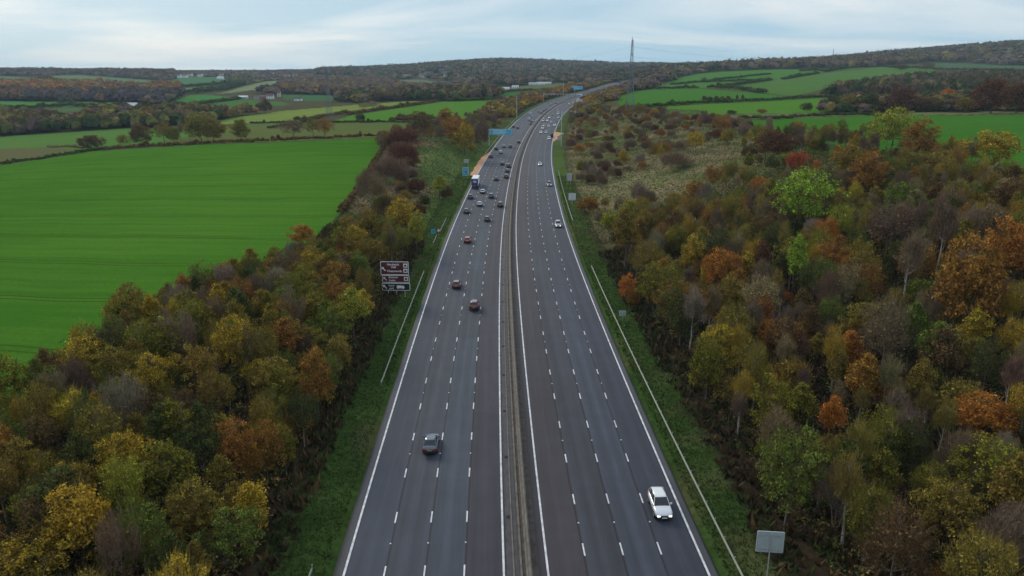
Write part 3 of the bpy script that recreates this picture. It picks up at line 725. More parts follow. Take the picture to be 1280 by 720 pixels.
# colours (diffuse reflectance)
PAL = {
 'olive green': (0.19, 0.185, 0.022), 'dark green': (0.06, 0.085, 0.018), 'mid green': (0.13, 0.175, 0.028), 'yellow green': (0.3, 0.32, 0.035),
 'bright yellow': (0.42, 0.33, 0.03), 'golden': (0.4, 0.28, 0.026), 'orange': (0.5, 0.19, 0.03), 'rusty brown': (0.3, 0.15, 0.028),
 'russet': (0.4, 0.16, 0.026), 'red': (0.42, 0.08, 0.03), 'dark red brown': (0.13, 0.05, 0.028), 'olive brown': (0.235, 0.18, 0.03), 'dark brown': (0.13, 0.085, 0.032),
 'grey brown': (0.2, 0.145, 0.085), 'purple brown': (0.165, 0.105, 0.07), 'pale grey': (0.27, 0.215, 0.15), 'lime': (0.24, 0.36, 0.035), 'straw': (0.27, 0.22, 0.10)}
def jit(c, a=.16):
    k = 1 + random.uniform(-a, a); return tuple(max(.005, v * k * (1 + random.uniform(-a, a) * .5)) for v in c)

# landmark trees: kind, photo position of the crown's middle, width and height of the crown in photo pixels, colour, label
LM = [
 ('leafy', 42, 692, 92, 62, 'golden', 'round yellow olive tree in the bottom left corner of the picture'),
 ('thin', 155, 610, 50, 90, 'yellow green', 'light green tree with open crown near the foot of the left wood'),
 ('leafy', 210, 585, 70, 80, 'olive green', 'olive green tree standing right of the light green one in the left wood'),
 ('leafy', 287, 430, 46, 70, 'golden', 'golden tree with dark gaps in the middle of the left wood'),
 ('leafy', 395, 470, 44, 80, 'rusty brown', 'rusty brown tree at the roadside edge of the left wood'),
 ('column', 440, 385, 34, 60, 'yellow green', 'bright yellow green tree leaning out beside the tourist sign'),
 ('leafy', 378, 292, 34, 26, 'russet', 'russet tree crown topping the far end of the left wood'),
 ('leafy', 210, 425, 60, 60, 'olive green', 'olive tree on the field side of the left wood'),
 ('leafy', 500, 268, 44, 40, 'golden', 'golden yellow tree behind the tourist sign near the verge'),
 ('leafy', 462, 278, 30, 40, 'olive brown', 'olive yellow tree beside the golden yellow one'),
 ('bare', 462, 235, 36, 44, 'grey brown', 'bare grey brown tree at the corner of the big field'),
 ('leafy', 520, 285, 20, 44, 'yellow green', 'narrow yellow tree on the slope above the blue marker sign'),
 ('column', 549, 232, 17, 26, 'yellow green', 'small yellow tree standing alone on the left bank'),
 ('bush', 558, 240, 14, 16, 'dark brown', 'dark bush touching the small yellow tree on the left bank'),
 ('bush', 531, 251, 16, 14, 'dark green', 'dark green bush on the left bank'),
 ('scrub', 503, 172, 40, 22, 'dark red brown', 'dark red bush at the far corner of the big field'),
 ('scrub', 505, 192, 34, 26, 'dark red brown', 'dark red brown bush on the bank above the field corner'),
 ('scrub', 488, 212, 40, 30, 'purple brown', 'wide purple brown bush on the bank beside the big field'),
 ('bush', 486, 177, 12, 14, 'rusty brown', 'small rusty bush at the field corner'),
 ('bush', 520, 232, 24, 18, 'dark red brown', 'low red brown bush in the middle of the left bank'),
 ('scrub', 482, 255, 26, 20, 'dark brown', 'brown bush between the golden tree and the field edge'),
 ('leafy', 525, 151, 30, 26, 'dark brown', 'dark brown rounded tree behind the left bank'),
 ('leafy', 556, 145, 24, 22, 'rusty brown', 'rusty tree behind the grassy part of the left bank'),
 ('leafy', 570, 160, 30, 32, 'rusty brown', 'russet tree on the far left bank beside the grass'),
 ('leafy', 581, 170, 22, 34, 'golden', 'ochre tree left of the blue cantilever sign'),
 ('bare', 601, 168, 20, 30, 'purple brown', 'bare purple brown tree just left of the cantilever sign'),
 ('column', 780, 198, 13, 22, 'bright yellow', 'small bright yellow tree on the right hand bank'),
 ('column', 783, 290, 30, 62, 'olive brown', 'tall ochre tree on the right bank with a yellow green top'),
 ('column', 786, 262, 24, 26, 'yellow green', 'yellow green tree right behind the tall ochre tree'),
 ('bush', 763, 275, 18, 24, 'yellow green', 'yellow green bush left of the tall ochre tree'),
 ('leafy', 784, 357, 24, 34, 'orange', 'small orange tree at the foot of the right bank beside the barrier'),
 ('bush', 792, 373, 16, 18, 'rusty brown', 'brown bush at the foot of the small orange tree'),
 ('bush', 735, 255, 24, 20, 'rusty brown', 'round brown bush behind the white sign backs on the right'),
 ('scrub', 843, 200, 34, 20, 'grey brown', 'round bare grey bush on the open grass of the right bank'),
 ('leafy', 997, 201, 30, 26, 'red', 'bright red tree among dark trees on the right bank'),
 ('leafy', 976, 180, 40, 34, 'dark red brown', 'dark red tree left of the bright red one'),
 ('leafy', 958, 178, 30, 36, 'dark brown', 'dark tree at the end of the hilltop field'),
 ('leafy', 1012, 245, 66, 74, 'lime', 'large bright yellow green tree high in the right wood'),
 ('thin', 1053, 282, 32, 48, 'yellow green', 'sparse yellow tree right of the large bright green tree'),
 ('column', 996, 328, 26, 70, 'lime', 'slim lime green tree below the large bright green tree'),
 ('leafy', 1118, 158, 52, 48, 'yellow green', 'yellow green round tree on the crest of the right wood'),
 ('leafy', 1150, 170, 46, 46, 'rusty brown', 'russet round tree on the crest next to the yellow green one'),
 ('leafy', 1238, 182, 60, 40, 'golden', 'golden topped tree at the right end of the crest'),
 ('leafy', 1086, 215, 52, 52, 'rusty brown', 'rusty brown tree below the crest of the right wood'),
 ('leafy', 1065, 200, 50, 40, 'olive brown', 'pale olive tree left of the rusty one under the crest'),
 ('leafy', 898, 335, 42, 56, 'russet', 'russet orange tree in the middle of the right bank'),
 ('leafy', 866, 318, 34, 48, 'golden', 'golden brown tree left of the russet one'),
 ('leafy', 845, 300, 26, 40, 'olive green', 'olive tree on the lower right bank'),
 ('leafy', 1215, 350, 96, 130, 'rusty brown', 'very large orange brown tree at the right side of the wood'),
 ('leafy', 1262, 310, 60, 80, 'russet', 'orange tree at the right frame edge'),
 ('thin', 1118, 285, 60, 60, 'purple brown', 'purple grey tree in the upper right wood'),
 ('leafy', 1111, 268, 36, 26, 'mid green', 'green tree among brown ones in the upper right wood'),
 ('birch', 1138, 330, 40, 90, 'grey brown', 'tall birch with a pale stem in the right wood'),
 ('birch', 1178, 290, 34, 80, 'purple brown', 'birch with violet grey twigs in the right wood'),
 ('birch', 866, 392, 28, 70, 'pale grey', 'pale bare birch near the verge on the right'),
 ('leafy', 886, 450, 50, 74, 'olive green', 'yellow olive tree beside the right hand barrier'),
 ('column', 1042, 520, 26, 62, 'orange', 'narrow bright orange tree in the lower right wood'),
 ('leafy', 990, 585, 84, 120, 'mid green', 'large dark green tree above the near white sign back'),
 ('leafy', 1232, 520, 86, 60, 'russet', 'low russet tree at the right edge of the lower wood'),
 ('column', 1000, 505, 40, 60, 'olive green', 'green tree left of the narrow orange tree'),
 ('leafy', 1190, 640, 80, 90, 'olive brown', 'olive brown tree in the bottom right of the wood'),
 ('leafy', 915, 370, 40, 50, 'olive brown', 'brownish olive tree beside the pale bare birch'),
 ('thin', 1110, 420, 60, 90, 'grey brown', 'grey twiggy tree in the centre of the right wood'),
 ('thin', 1060, 360, 40, 60, 'straw', 'pale straw coloured tree with few leaves in the right wood'),
 ('leafy', 1135, 560, 50, 80, 'dark green', 'dark green tree with upright crown in the lower right wood'),
]
def place_landmark(kind, x, y, w, h, col, label, group=None):
    asp = REFH[kind]; H = 9.0
    for _ in range(6):
        p = unproject(x, y, H * .58)[0]; dd = project((p[0], p[1], p[2] + H * .58))[2]
        mpp = dd / F_PX; cf = .80 if kind not in ('bush', 'scrub') else .95
        H = min(max(h * mpp / cf, 1.5), 17.0)
    wide = {'leafy': .70, 'thin': .58, 'column': .42, 'bare': .56, 'birch': .38, 'bush': 1.15, 'scrub': 1.15, 'oak': 1.0, 'openoak': 1.0}[kind]
    W = min(max((w * mpp) / (H * wide), .6), 1.7)
    return plant(kind, p[0], p[1], H, jit(PAL[col], .05), label, group, W, lmbox=(x, y, w, h))
for L_ in LM: place_landmark(*L_)

# hedgerow and field trees: base point on the ground, width and height in photo pixels
FT_ = [
 ('oak', 115, 187, 36, 19, 'dark brown', 'low dark round tree at the left end of the hedgerow'),
 ('openoak', 155, 184, 18, 16, 'olive brown', 'small thin tree between the round dark tree and the tall brown one'),
 ('oak', 177, 182, 30, 27, 'dark brown', 'brown domed tree in the hedgerow on the left'),
 ('openoak', 206, 179, 26, 26, 'olive brown', 'open crowned tree right of the brown domed tree'),
 ('oak', 218, 178, 18, 20, 'olive green', 'olive tree leaning against the open crowned one'),
 ('column', 226, 175, 9, 22, 'pale grey', 'pale slender tree in the gap of the hedgerow'),
 ('openoak', 237, 175, 15, 28, 'olive brown', 'slim greenish tree left of the biggest hedgerow tree'),
 ('oak', 252, 177, 40, 35, 'olive green', 'biggest tree of the hedgerow with dense green crown'),
 ('oak', 267, 177, 32, 30, 'olive brown', 'brownish tree merging with the biggest hedgerow tree'),
 ('oak', 301, 176, 24, 28, 'olive green', 'single round green tree near the middle of the hedgerow'),
 ('openoak', 367, 172, 32, 23, 'grey brown', 'bare branched tree, left of the pair in the hedgerow'),
 ('openoak', 392, 170, 22, 22, 'olive green', 'greenish tree, left one of the hedgerow pair'),
 ('openoak', 406, 172, 24, 25, 'rusty brown', 'brown tree, right one of the hedgerow pair'),
 ('oak', 451, 153, 14, 11, 'dark green', 'round dark bush like tree standing alone in the field'),
 ('oak', 372, 152, 12, 7, 'dark green', 'small dark tree above the olive pasture'),
 ('oak', 490, 153, 10, 7, 'mid green', 'small green tree by the scrub at the field corner'),
 ('oak', 508, 153, 14, 8, 'dark brown', 'dark low tree right of the small green tree'),
 ('openoak', 455, 137, 16, 9, 'straw', 'pale lime tree in the clump between two fields, left one'),
 ('openoak', 467, 136, 18, 10, 'straw', 'pale lime tree in the clump between two fields, right one'),
 ('oak', 914, 143.5, 14, 6, 'dark green', 'dark green bush in the bright field on the right'),
 ('oak', 952, 142, 20, 6, 'rusty brown', 'low brown bush in the bright field on the right'),
 ('oak', 1008, 140, 16, 12, 'dark green', 'dark green tree at the end of the tan grass strip'),
 ('openoak', 880, 103, 8, 7, 'grey brown', 'lone bare tree on the green hill'),
 ('oak', 1040, 139, 22, 20, 'dark green', 'dark tree at the left of the right hand tree group'),
 ('openoak', 1060, 139, 25, 22, 'olive green', 'pale olive tree second in the right hand tree group'),
 ('oak', 1085, 140, 28, 24, 'dark green', 'dark olive tree third in the right hand tree group'),
 ('oak', 1126, 140, 38, 32, 'dark red brown', 'wide dark red brown tree behind the right wood'),
 ('oak', 1158, 140, 32, 20, 'dark brown', 'dark brown tree left of the yellow one'),
 ('oak', 1183, 132, 20, 22, 'orange', 'bright yellow orange tree among dark trees at the right'),
 ('oak', 1205, 141, 26, 20, 'olive brown', 'olive brown tree in front of the yellow orange one'),
 ('oak', 1238, 142, 54, 44, 'dark red brown', 'massive dark brown tree near the right frame edge'),
 ('oak', 1270, 142, 42, 40, 'dark red brown', 'dark red tree touching the right frame edge'),
 ('oak', 1127, 88, 16, 8, 'dark brown', 'brown tree on the right hill top field'),
 ('openoak', 1157, 89, 22, 12, 'purple brown', 'violet bare tree on the right hill top field'),
 ('oak', 371, 88, 12, 6, 'dark green', 'dark tree clump standing on the skyline field'),
]
FT_ += [('oak', 880 + 7.5 * i, 127.5, 8, 8 - (i % 2), 'dark green' if i % 2 else 'dark brown', '%s from the left in the row of small dark trees above the bright field' % n) for i, n in enumerate(('first', 'second', 'third', 'fourth', 'fifth'))]
FT_ += [('oak', 921, 126, 4, 8, 'dark brown', 'left one of two thin dark trees by the long hedge'), ('oak', 928, 126, 4, 8, 'dark brown', 'right one of two thin dark trees by the long hedge')]
for kind, x, y, w, h, col, label in FT_:
    p = unproject(x, y)[0]; dd = project(p)[2]; H = h * dd / F_PX / .98
    wide = {'oak': 1.0, 'openoak': 1.0, 'column': .5}[kind]
    plant(kind, p[0], p[1], H, jit(PAL[col], .05), label, None, min(max(w * dd / F_PX / (H * wide), .35), 2.2))

# every other tree of the roadside woods, on a jittered grid
BESIDE = [(-60, 'nearest the camera'), (45, 'nearest the camera'), (70, 'level with white car'), (95, 'level with grey saloon'), (118, 'past the grey saloon'), (140, 'level with tourist sign'),
          (165, 'past the tourist sign'), (190, 'level with red car'), (225, 'by the blue marker sign'), (265, 'by the white sign backs'), (310, 'level with lorry'), (380, 'level with orange bay'),
          (460, 'by the cantilever sign'), (560, 'beyond the cantilever sign'), (700, 'near the camera mast'), (900, 'near the far gantry'), (1200, 'along the bend')]
def where(s): return BESIDE[min(range(len(BESIDE)), key=lambda i: abs(BESIDE[i][0] - s))][1]
def tpos(t, side, wd):
    a = (abs(t) - 22) / wd
    return 'at the verge' if a < .12 else 'near the verge' if a < .26 else 'low' if a < .4 else 'midway' if a < .56 else 'deeper' if a < .72 else 'deep' if a < .86 else 'at the field'
SEEN = {}
KW2 = dict(leafy='tree', thin='sparse tree', column='slim tree', bare='bare tree', birch='birch', bush='bush', scrub='bare bush', oak='tree', openoak='tree')
def lab(kind, cname, h, s, t, side, wd, zone, wd_=1.0):
    hs = {True: ('low', 'medium', 'tall'), False: ('small', 'medium', 'tall')}[kind in ('bush', 'scrub')]
    ref = (2.2, 3.4) if kind in ('bush', 'scrub') else (6.2, 8)
    sz = hs[0] if h < ref[0] else hs[1] if h < ref[1] else hs[2]
    l = f"{sz} {cname} {KW2[kind]} {tpos(t, side, wd)} in {zone}, {where(s)}"
    if l in SEEN:
        for pre in ('wide', 'slender', 'broad', 'narrow'):
            if len(l.split()) < 16 and pre + ' ' + l not in SEEN and ((wd_ > .92) == (pre in ('wide', 'broad'))): l = pre + ' ' + l; break
    SEEN[l] = 1
    return l
FILL = []
def fill(zone, side, s0, s1, t0, t1, step, kinds, cols, hr, dens=1.0, edge=None, skip=None, rep=.7, wide=(.75, 1.1), group=None):
    nx = int((s1 - s0) / step); nt_ = int((t1 - t0) / step); c = 0
    for i in range(nx):
        for j in range(nt_):
            s = s0 + (i + random.random()) * step; t = t0 + (j + random.random()) * step
            if random.random() > dens: continue
            if edge and t > edge(s): continue
            p = rp(s, side * t); x, y = float(p[0]), float(p[1])
            px, py, d = project((x, y, float(ground_z(x, y)) + 4))
            if d < 12 or px < -60 or px > 1345 or py > 800: continue
            if skip and skip(px, py): continue
            kind = random.choices([k[0] for k in kinds], [k[1] for k in kinds])[0]
            h = random.uniform(*hr) * (1.0 if kind not in ('bush', 'scrub') else .56 if hr[1] > 7 else .8)
            rr = h * .3
            if any((x - a) ** 2 + (y - b) ** 2 < (max(r, 1.0) * rep) ** 2 for a, b, r in PLACED[:NLM]): continue
            cx_, cy_, cd = project((x, y, float(ground_z(x, y)) + h * .6)); ch = h * .32 * F_PX / cd; dd_ = math.hypot(x, y)
            if any(b and dd_ < b[4] - 1 and abs(cx_ - b[0]) < b[2] * .30 + ch * .5 and abs(cy_ - b[1]) < b[3] * .30 + ch * .8 for b in LMB[:NLM]):
                h *= .5
                if kind in ('bush', 'scrub'): h = min(h, 2.0)
                elif h < 4.2: kind = 'bush'; h = 2.6
            cc = cols(px, py) if callable(cols) else cols
            if kind == 'scrub': cn = random.choice(['grey brown', 'purple brown', 'rusty brown', 'olive brown', 'grey brown', 'dark red brown'])
            elif kind == 'bare': cn = random.choice(['grey brown', 'purple brown', 'grey brown', 'pale grey'])
            elif kind == 'birch': cn = random.choice(['grey brown', 'straw', 'olive brown', 'golden', 'purple brown'])
            else: cn = random.choices([q[0] for q in cc], [q[1] for q in cc])[0]
            FILL.append((kind, x, y, h, cn, s, t, side, zone, t1 - 22, random.uniform(*wide), group)); c += 1
    return c
NLM = len(PLACED)
CW_L = [('olive green', 5), ('dark green', 2.4), ('olive brown', 6), ('rusty brown', 2.4), ('golden', 2.6), ('dark brown', 1.6), ('mid green', 1.4)]
CW_R = lambda px, py: [('olive green', 3), ('dark green', 2.2), ('olive brown', 4), ('rusty brown', 2.2), ('dark brown', 2.6), ('mid green', 1.4), ('golden', 1.0), ('russet', .7 if py < 420 else .4), ('dark red brown', .6), ('straw', .6)]
KW = [('leafy', 4.2), ('thin', 3.2), ('column', 3.0), ('bare', 1.2), ('birch', .6), ('bush', .8)]
el = lambda s: np.interp(s, [0, 90, 130, 141, 153, 170, 200], [63, 62, 61.5, 56, 48, 40, 36])
n1 = fill('left wood', -1, 0, 195, 25.5, 64, 3.45, KW, CW_L, (5.2, 8.6), edge=el, skip=lambda px, py: 455 < px < 535 and 320 < py < 430, group='trees of the left roadside wood')
KR = [('leafy', 2.4), ('thin', 3.2), ('column', 3.4), ('bare', 1.3), ('birch', 3.6), ('bush', 1.0)]
n2 = fill('right wood', 1, 10, 205, 27, 118, 4.1, KR, CW_R, (5.5, 10), edge=lambda s: np.interp(s, [0, 60, 100, 200], [60, 80, 118, 118]), group='trees of the right hillside wood')
opengrass = lambda px, py: in_poly(px, py, [(728,256),(748,226),(800,205),(860,183),(925,168),(932,196),(890,222),(840,232),(800,238),(770,236),(748,256)])
CB = [('rusty brown', 3), ('grey brown', 3), ('olive brown', 4), ('purple brown', 2), ('dark red brown', .7), ('olive green', 2), ('golden', .8), ('dark brown', 1)]
n3 = fill('right wood', 1, 200, 330, 55, 150, 6.8, KR, CW_R, (6, 9.5), dens=.68, edge=lambda s: 150, skip=opengrass, group='trees of the right hillside wood')
n3b = fill('right bank', 1, 205, 340, 27, 56, 5.5, [('bush', 3), ('scrub', 3), ('bare', 1), ('thin', 1)], CB, (5, 8.5), dens=.5, skip=opengrass, group='bushes on the right bank')
n4 = fill('right bank', 1, 330, 640, 25, 120, 8.2, [('scrub', 4), ('bush', 3), ('thin', .8), ('bare', .8)], CB, (3.5, 10), dens=.5, skip=opengrass, edge=lambda s: np.interp(s, [330, 450, 640], [125, 110, 75]), group='bushes on the right bank')
lgrass = lambda px, py: in_poly(px, py, [(518,165),(560,170),(596,186),(606,196),(590,225),(566,275),(530,262),(520,225)])
n5 = fill('left bank', -1, 205, 345, 26, 52, 5.6, [('scrub', 3), ('bush', 3), ('thin', 1)], CB, (4, 6.5), dens=.42, skip=lgrass, edge=lambda s: np.interp(s, [205, 330], [40, 52]), group='bushes on the left bank')
n6 = fill('left bank', -1, 345, 640, 25, 84, 7.4, [('scrub', 3), ('bush', 2), ('thin', 2), ('bare', 2), ('leafy', 1.5)], CB, (5, 8.2), dens=.75, skip=lgrass, edge=lambda s: np.interp(s, [345, 430, 640], [62, 82, 60]), group='scrub trees on the left bank')
byk = {}
for r in FILL: byk[r[0]] = byk.get(r[0], 0) + 1
print('fill', n1, n2, n3, n3b, n4, n5, n6, byk)
_L = [lab(r[0], r[4], r[3], r[5], r[6], r[7], r[9], r[8], r[10]) for r in FILL]
for r, l in zip(FILL, _L):
    kind, x, y, h, cn, s, t, side, zone, wd, wide, group = r
    wide_ = wide * (1.05 if kind in ('bush', 'scrub') else 1)
    plant(kind, x, y, h, jit(PAL[cn]), l, group, wide_)

# ------------------------------------------------------------------ undergrowth, rough grass and leaf litter (nobody could count it)
def tufts(name, label, s0, s1, t0, t1, n, hh, ww, cols, side, jitn=3, up=1.0, maskf=None):
    rng = np.random.default_rng(hash(name + label) % 1000 if False else int(abs(s0) * 7 + n + t0 * 3))
    s = s0 + (s1 - s0) * rng.random(n) ** 1.25; t = t0 + (t1 - t0) * rng.random(n)
    P = rp(s, side * t); P[:, 2] = 0; X, Y = P[:, 0], P[:, 1]; Z = ground_z(X, Y); 
    px, py, d = project(np.stack([X, Y, Z], -1)); ok = (d > 10) & (px > -80) & (px < 1360) & (py < 820)
    if maskf is not None: ok &= maskf(X, Y, s, t)
    big = FIELDS[0][1]; ok &= ~in_poly(px, py, big)
    X, Y, Z = X[ok], Y[ok], Z[ok]; n = len(X); k = jitn
    X = np.repeat(X, k); Y = np.repeat(Y, k); Z = np.repeat(Z, k); m = n * k
    a = rng.random(m) * 6.28; h = hh * (.5 + rng.random(m)); w = ww * (.6 + .8 * rng.random(m)); le = rng.normal(size=(m, 2)) * hh * .5
    bx = X + rng.normal(size=m) * ww; by = Y + rng.normal(size=m) * ww
    V = np.stack([np.stack([bx - np.cos(a) * w, by - np.sin(a) * w, Z - .05], -1), np.stack([bx + np.cos(a) * w, by + np.sin(a) * w, Z - .05], -1), np.stack([bx + le[:, 0], by + le[:, 1], Z + h * up], -1)], 1).reshape(-1, 3)
    C = np.array(cols)[rng.integers(0, len(cols), n)]; C = np.repeat(C, k, 0) * (.7 + .6 * rng.random((m, 1))); C = np.repeat(C, 3, 0)
    o = obj(name, mesh(name, V, [np.arange(3 * m).reshape(-1, 3)], [TUFT], attrs={"col": C}), kind="stuff", label=label)
TUFT = attr_mat("grass_blades", noise=((2.0, .2),))
DG = [(0.035, 0.07, 0.015), (0.045, 0.085, 0.018), (0.05, 0.06, 0.02), (0.085, 0.085, 0.035), (0.03, 0.055, 0.014)]
BR = [(0.06, 0.04, 0.022), (0.045, 0.035, 0.018), (0.08, 0.055, 0.028), (0.05, 0.06, 0.02), (0.10, 0.06, 0.03), (0.035, 0.05, 0.016)]
tufts("verge_grass", "green verge grass beside the left carriageway", 25, 330, 18.3, 24.5, 20000, .16, .06, DG, -1)
tufts("verge_grass", "green verge grass beside the right carriageway", 25, 330, 18.3, 25, 20000, .16, .06, DG, 1)
tufts("undergrowth", "brown brambles and leaf litter under the left wood", 5, 200, 22.5, 55, 13000, .75, .26, BR, -1, 4)
tufts("undergrowth", "brown brambles and leaf litter under the right wood", 5, 290, 23, 120, 30000, .8, .28, BR, 1, 4, maskf=lambda X, Y, s, t: s + np.clip(60 - t, -60, 60) * .5 < 205)
SG = [(0.15, 0.13, 0.06), (0.12, 0.13, 0.045), (0.18, 0.15, 0.08), (0.14, 0.105, 0.06), (0.10, 0.13, 0.04)]
tufts("rough_grass", "tan and olive rough grass on the right bank", 195, 620, 23, 125, 42000, .32, .13, SG, 1, 3)
tufts("rough_grass", "olive rough grass on the left bank", 200, 560, 23, 75, 20000, .35, .13, [(0.09, 0.13, 0.035), (0.11, 0.13, 0.045), (0.15, 0.115, 0.06), (0.07, 0.11, 0.03)], -1, 3)

def understorey(label, side, s0, s1, t0, t1f, n, cols, seed, maskf=None):
    rng = np.random.default_rng(seed); s = s0 + (s1 - s0) * rng.random(n) ** 1.15; t = t0 + (np.array([t1f(q) for q in s]) - t0) * rng.random(n)
    P = rp(s, side * t); z = ground_z(P[:, 0], P[:, 1]); P[:, 2] = z + .5 + 3.6 * rng.random(n) ** 1.4
    px, py, d = project(P); ok = (d > 12) & (px > -60) & (px < 1340) & (py < 800)
    if maskf is not None: ok &= maskf(s, t)
    P = P[ok]; n = len(P); V, Q, T = leaves(P, .55 + .7 * rng.random(n), 17, .16, rng, .8, tri=True)
    C = np.array(cols)[rng.integers(0, len(cols), n)] * (.7 + .6 * rng.random((n, 1))); C = np.repeat(np.repeat(C, 17, 0), 3, 0) * (.55 + .9 * T[:, :1])
    obj("understorey", mesh("understorey", V, [Q], [TUFT], attrs={"col": C}), kind="stuff", label=label)
UC = [(0.11, 0.11, 0.028), (0.13, 0.085, 0.03), (0.08, 0.055, 0.03), (0.055, 0.075, 0.02), (0.17, 0.11, 0.04), (0.10, 0.07, 0.055)]
understorey("low shrubs and brambles growing between the trees of the left wood", -1, 5, 220, 25, lambda q: float(el(q)) + 2, 6500, UC, 71)
understorey("low shrubs and brambles growing between the trees of the right wood", 1, 15, 300, 27, lambda q: 118, 15000, UC, 72, lambda s, t: s + np.clip(60 - t, -60, 60) * .5 < 235)

# ------------------------------------------------------------------ distant woods: thousands of crowns joined wood by wood
def _ico(sub=2):
    import bmesh
    bm = bmesh.new(); bmesh.ops.create_icosphere(bm, subdivisions=sub, radius=1); bm.verts.ensure_lookup_table()
    V = np.array([v.co[:] for v in bm.verts]); F = np.array([[v.index for v in f.verts] for f in bm.faces]); bm.free()
    keep = (V[F][:, :, 2].mean(1) > -.45); F = F[keep]; u, inv = np.unique(F, return_inverse=True); return V[u], inv.reshape(-1, 3)
ICO = {2: _ico(2), 1: _ico(1)}
def crowns_mesh(name, P, Rr, Hh, cols, mat, rng, lumps=.22, bits=5, sub=2):
    IV, IF = ICO[sub]
    n = len(P); nv = len(IV)
    disp = 1 + lumps * rng.normal(size=(n, nv)).clip(-1.6, 1.6)
    V = IV[None] * disp[:, :, None]
    V = V * np.stack([Rr, Rr, Hh * .5], -1)[:, None, :] + (P + np.stack([0 * Hh, 0 * Hh, Hh * .52], -1))[:, None, :]
    F = IF[None] + (np.arange(n) * nv)[:, None, None]
    C = cols[:, None, :] * (1 + .18 * rng.normal(size=(n, nv, 1))).clip(.5, 1.6)
    VV = [V.reshape(-1, 3)]; FF = [F.reshape(-1, 3)]; CC = [C.reshape(-1, 3)]; o = n * nv
    if bits:   # leaf and twig masses that roughen the outline
        m = n * bits; i = np.repeat(np.arange(n), bits); d = rng.normal(size=(m, 3)); d[:, 2] = np.abs(d[:, 2]) * .8 + .1; d /= np.linalg.norm(d, axis=1, keepdims=True)
        c = d * np.stack([Rr[i], Rr[i], Hh[i] * .5], -1) * (.95 + .25 * rng.random((m, 1))) + P[i] + np.stack([0 * Rr[i], 0 * Rr[i], Hh[i] * .52], -1)
        a = rng.normal(size=(m, 3)); b = rng.normal(size=(m, 3)); s = (Rr[i] * .26)[:, None]
        q = np.stack([c - a * s * .6, c + b * s * .6, c + d * s * 1.2], 1)
        VV.append(q.reshape(-1, 3)); FF.append(np.arange(3 * m).reshape(-1, 3) + o); CC.append(np.repeat(cols[i] * (.7 + .7 * rng.random((m, 1))), 3, 0))
    return mesh(name, np.concatenate(VV), [np.concatenate(FF)], [mat], smooth=False, attrs={"col": np.concatenate(CC)})
WOODM = attr_mat("wood_canopy", noise=((0.35, .35), (0.05, .2)), bump=0.5)
_rn = random.Random(5)
VIL = [(212 + i * 9.2 + _rn.uniform(-2, 2), _rn.uniform(91.5, 96)) for i in range(18)]
VIL2 = [(524 + _rn.uniform(0, 38), 93.5 + _rn.uniform(-2, 4)) for i in range(14)]
OTHERH = [(304,123.5),(321,123.8),(330,123.8),(337.5,123.8),(349,121),(373,126),(278,99),(164,136.5),(176,137.5),(154,147),(630,112.5),(671,106),(680,105.3),(644,110),(731,101.5),(1226,72),(1272,72),(1243,75),(797,102.5),(804,101.8),(811,102.2),(817,101.6)]
HP = unproject([q[0] for q in VIL + VIL2 + OTHERH], [q[1] + 1.5 for q in VIL + VIL2 + OTHERH])
def sample_poly(poly, step, rng, ymax=4300, ymin=300, hh=8):
    xs = [p[0] for p in poly]; ys = [p[1] for p in poly]
    dense = []
    for i in range(len(poly)):
        a = np.array(poly[i - 1], float); b = np.array(poly[i], float)
        for k in np.linspace(0, 1, 6)[:-1]: dense.append(a + (b - a) * k)
    D = np.array(dense); W = unproject(np.clip(D[:, 0], -250, 1500), D[:, 1])
    x0, x1, y0, y1 = W[:, 0].min(), W[:, 0].max(), max(ymin, W[:, 1].min()), min(ymax, W[:, 1].max())
    gx, gy = np.meshgrid(np.arange(x0, x1, step), np.arange(y0, y1, step)); gx = gx.ravel() + (rng.random(gx.size) - .5) * step; gy = gy.ravel() + (rng.random(gy.size) - .5) * step
    z = ground_z(gx, gy); px, py, d = project(np.stack([gx, gy, z], -1)); ok = in_poly(px, py, poly); qx, qy, _d = project(np.stack([gx, gy, z + hh * .85], -1)); ok &= in_poly(qx, qy, poly) | (qy < 79)
    _, t, _ = st(gx, gy); s_, _, _ = st(gx, gy); ok &= (np.abs(t) > 23) | (s_ > S_MAX - 5)
    hid = np.zeros(len(gx), bool); top = (z + hh * 1.3 - CAM_H) / gy
    for f in np.linspace(.35, .985, 22): hid |= (ground_z(gx * f, gy * f) - CAM_H) / (gy * f) > top
    ok &= ~hid
    for hx, hy, _ in HP:
        ok &= ~((np.abs(gx - hx * gy / hy) < 17) & (gy > hy - hy * .05) & (gy < hy + 14))
    return np.stack([gx, gy, z], -1)[ok], px[ok], py[ok]
WH = {}
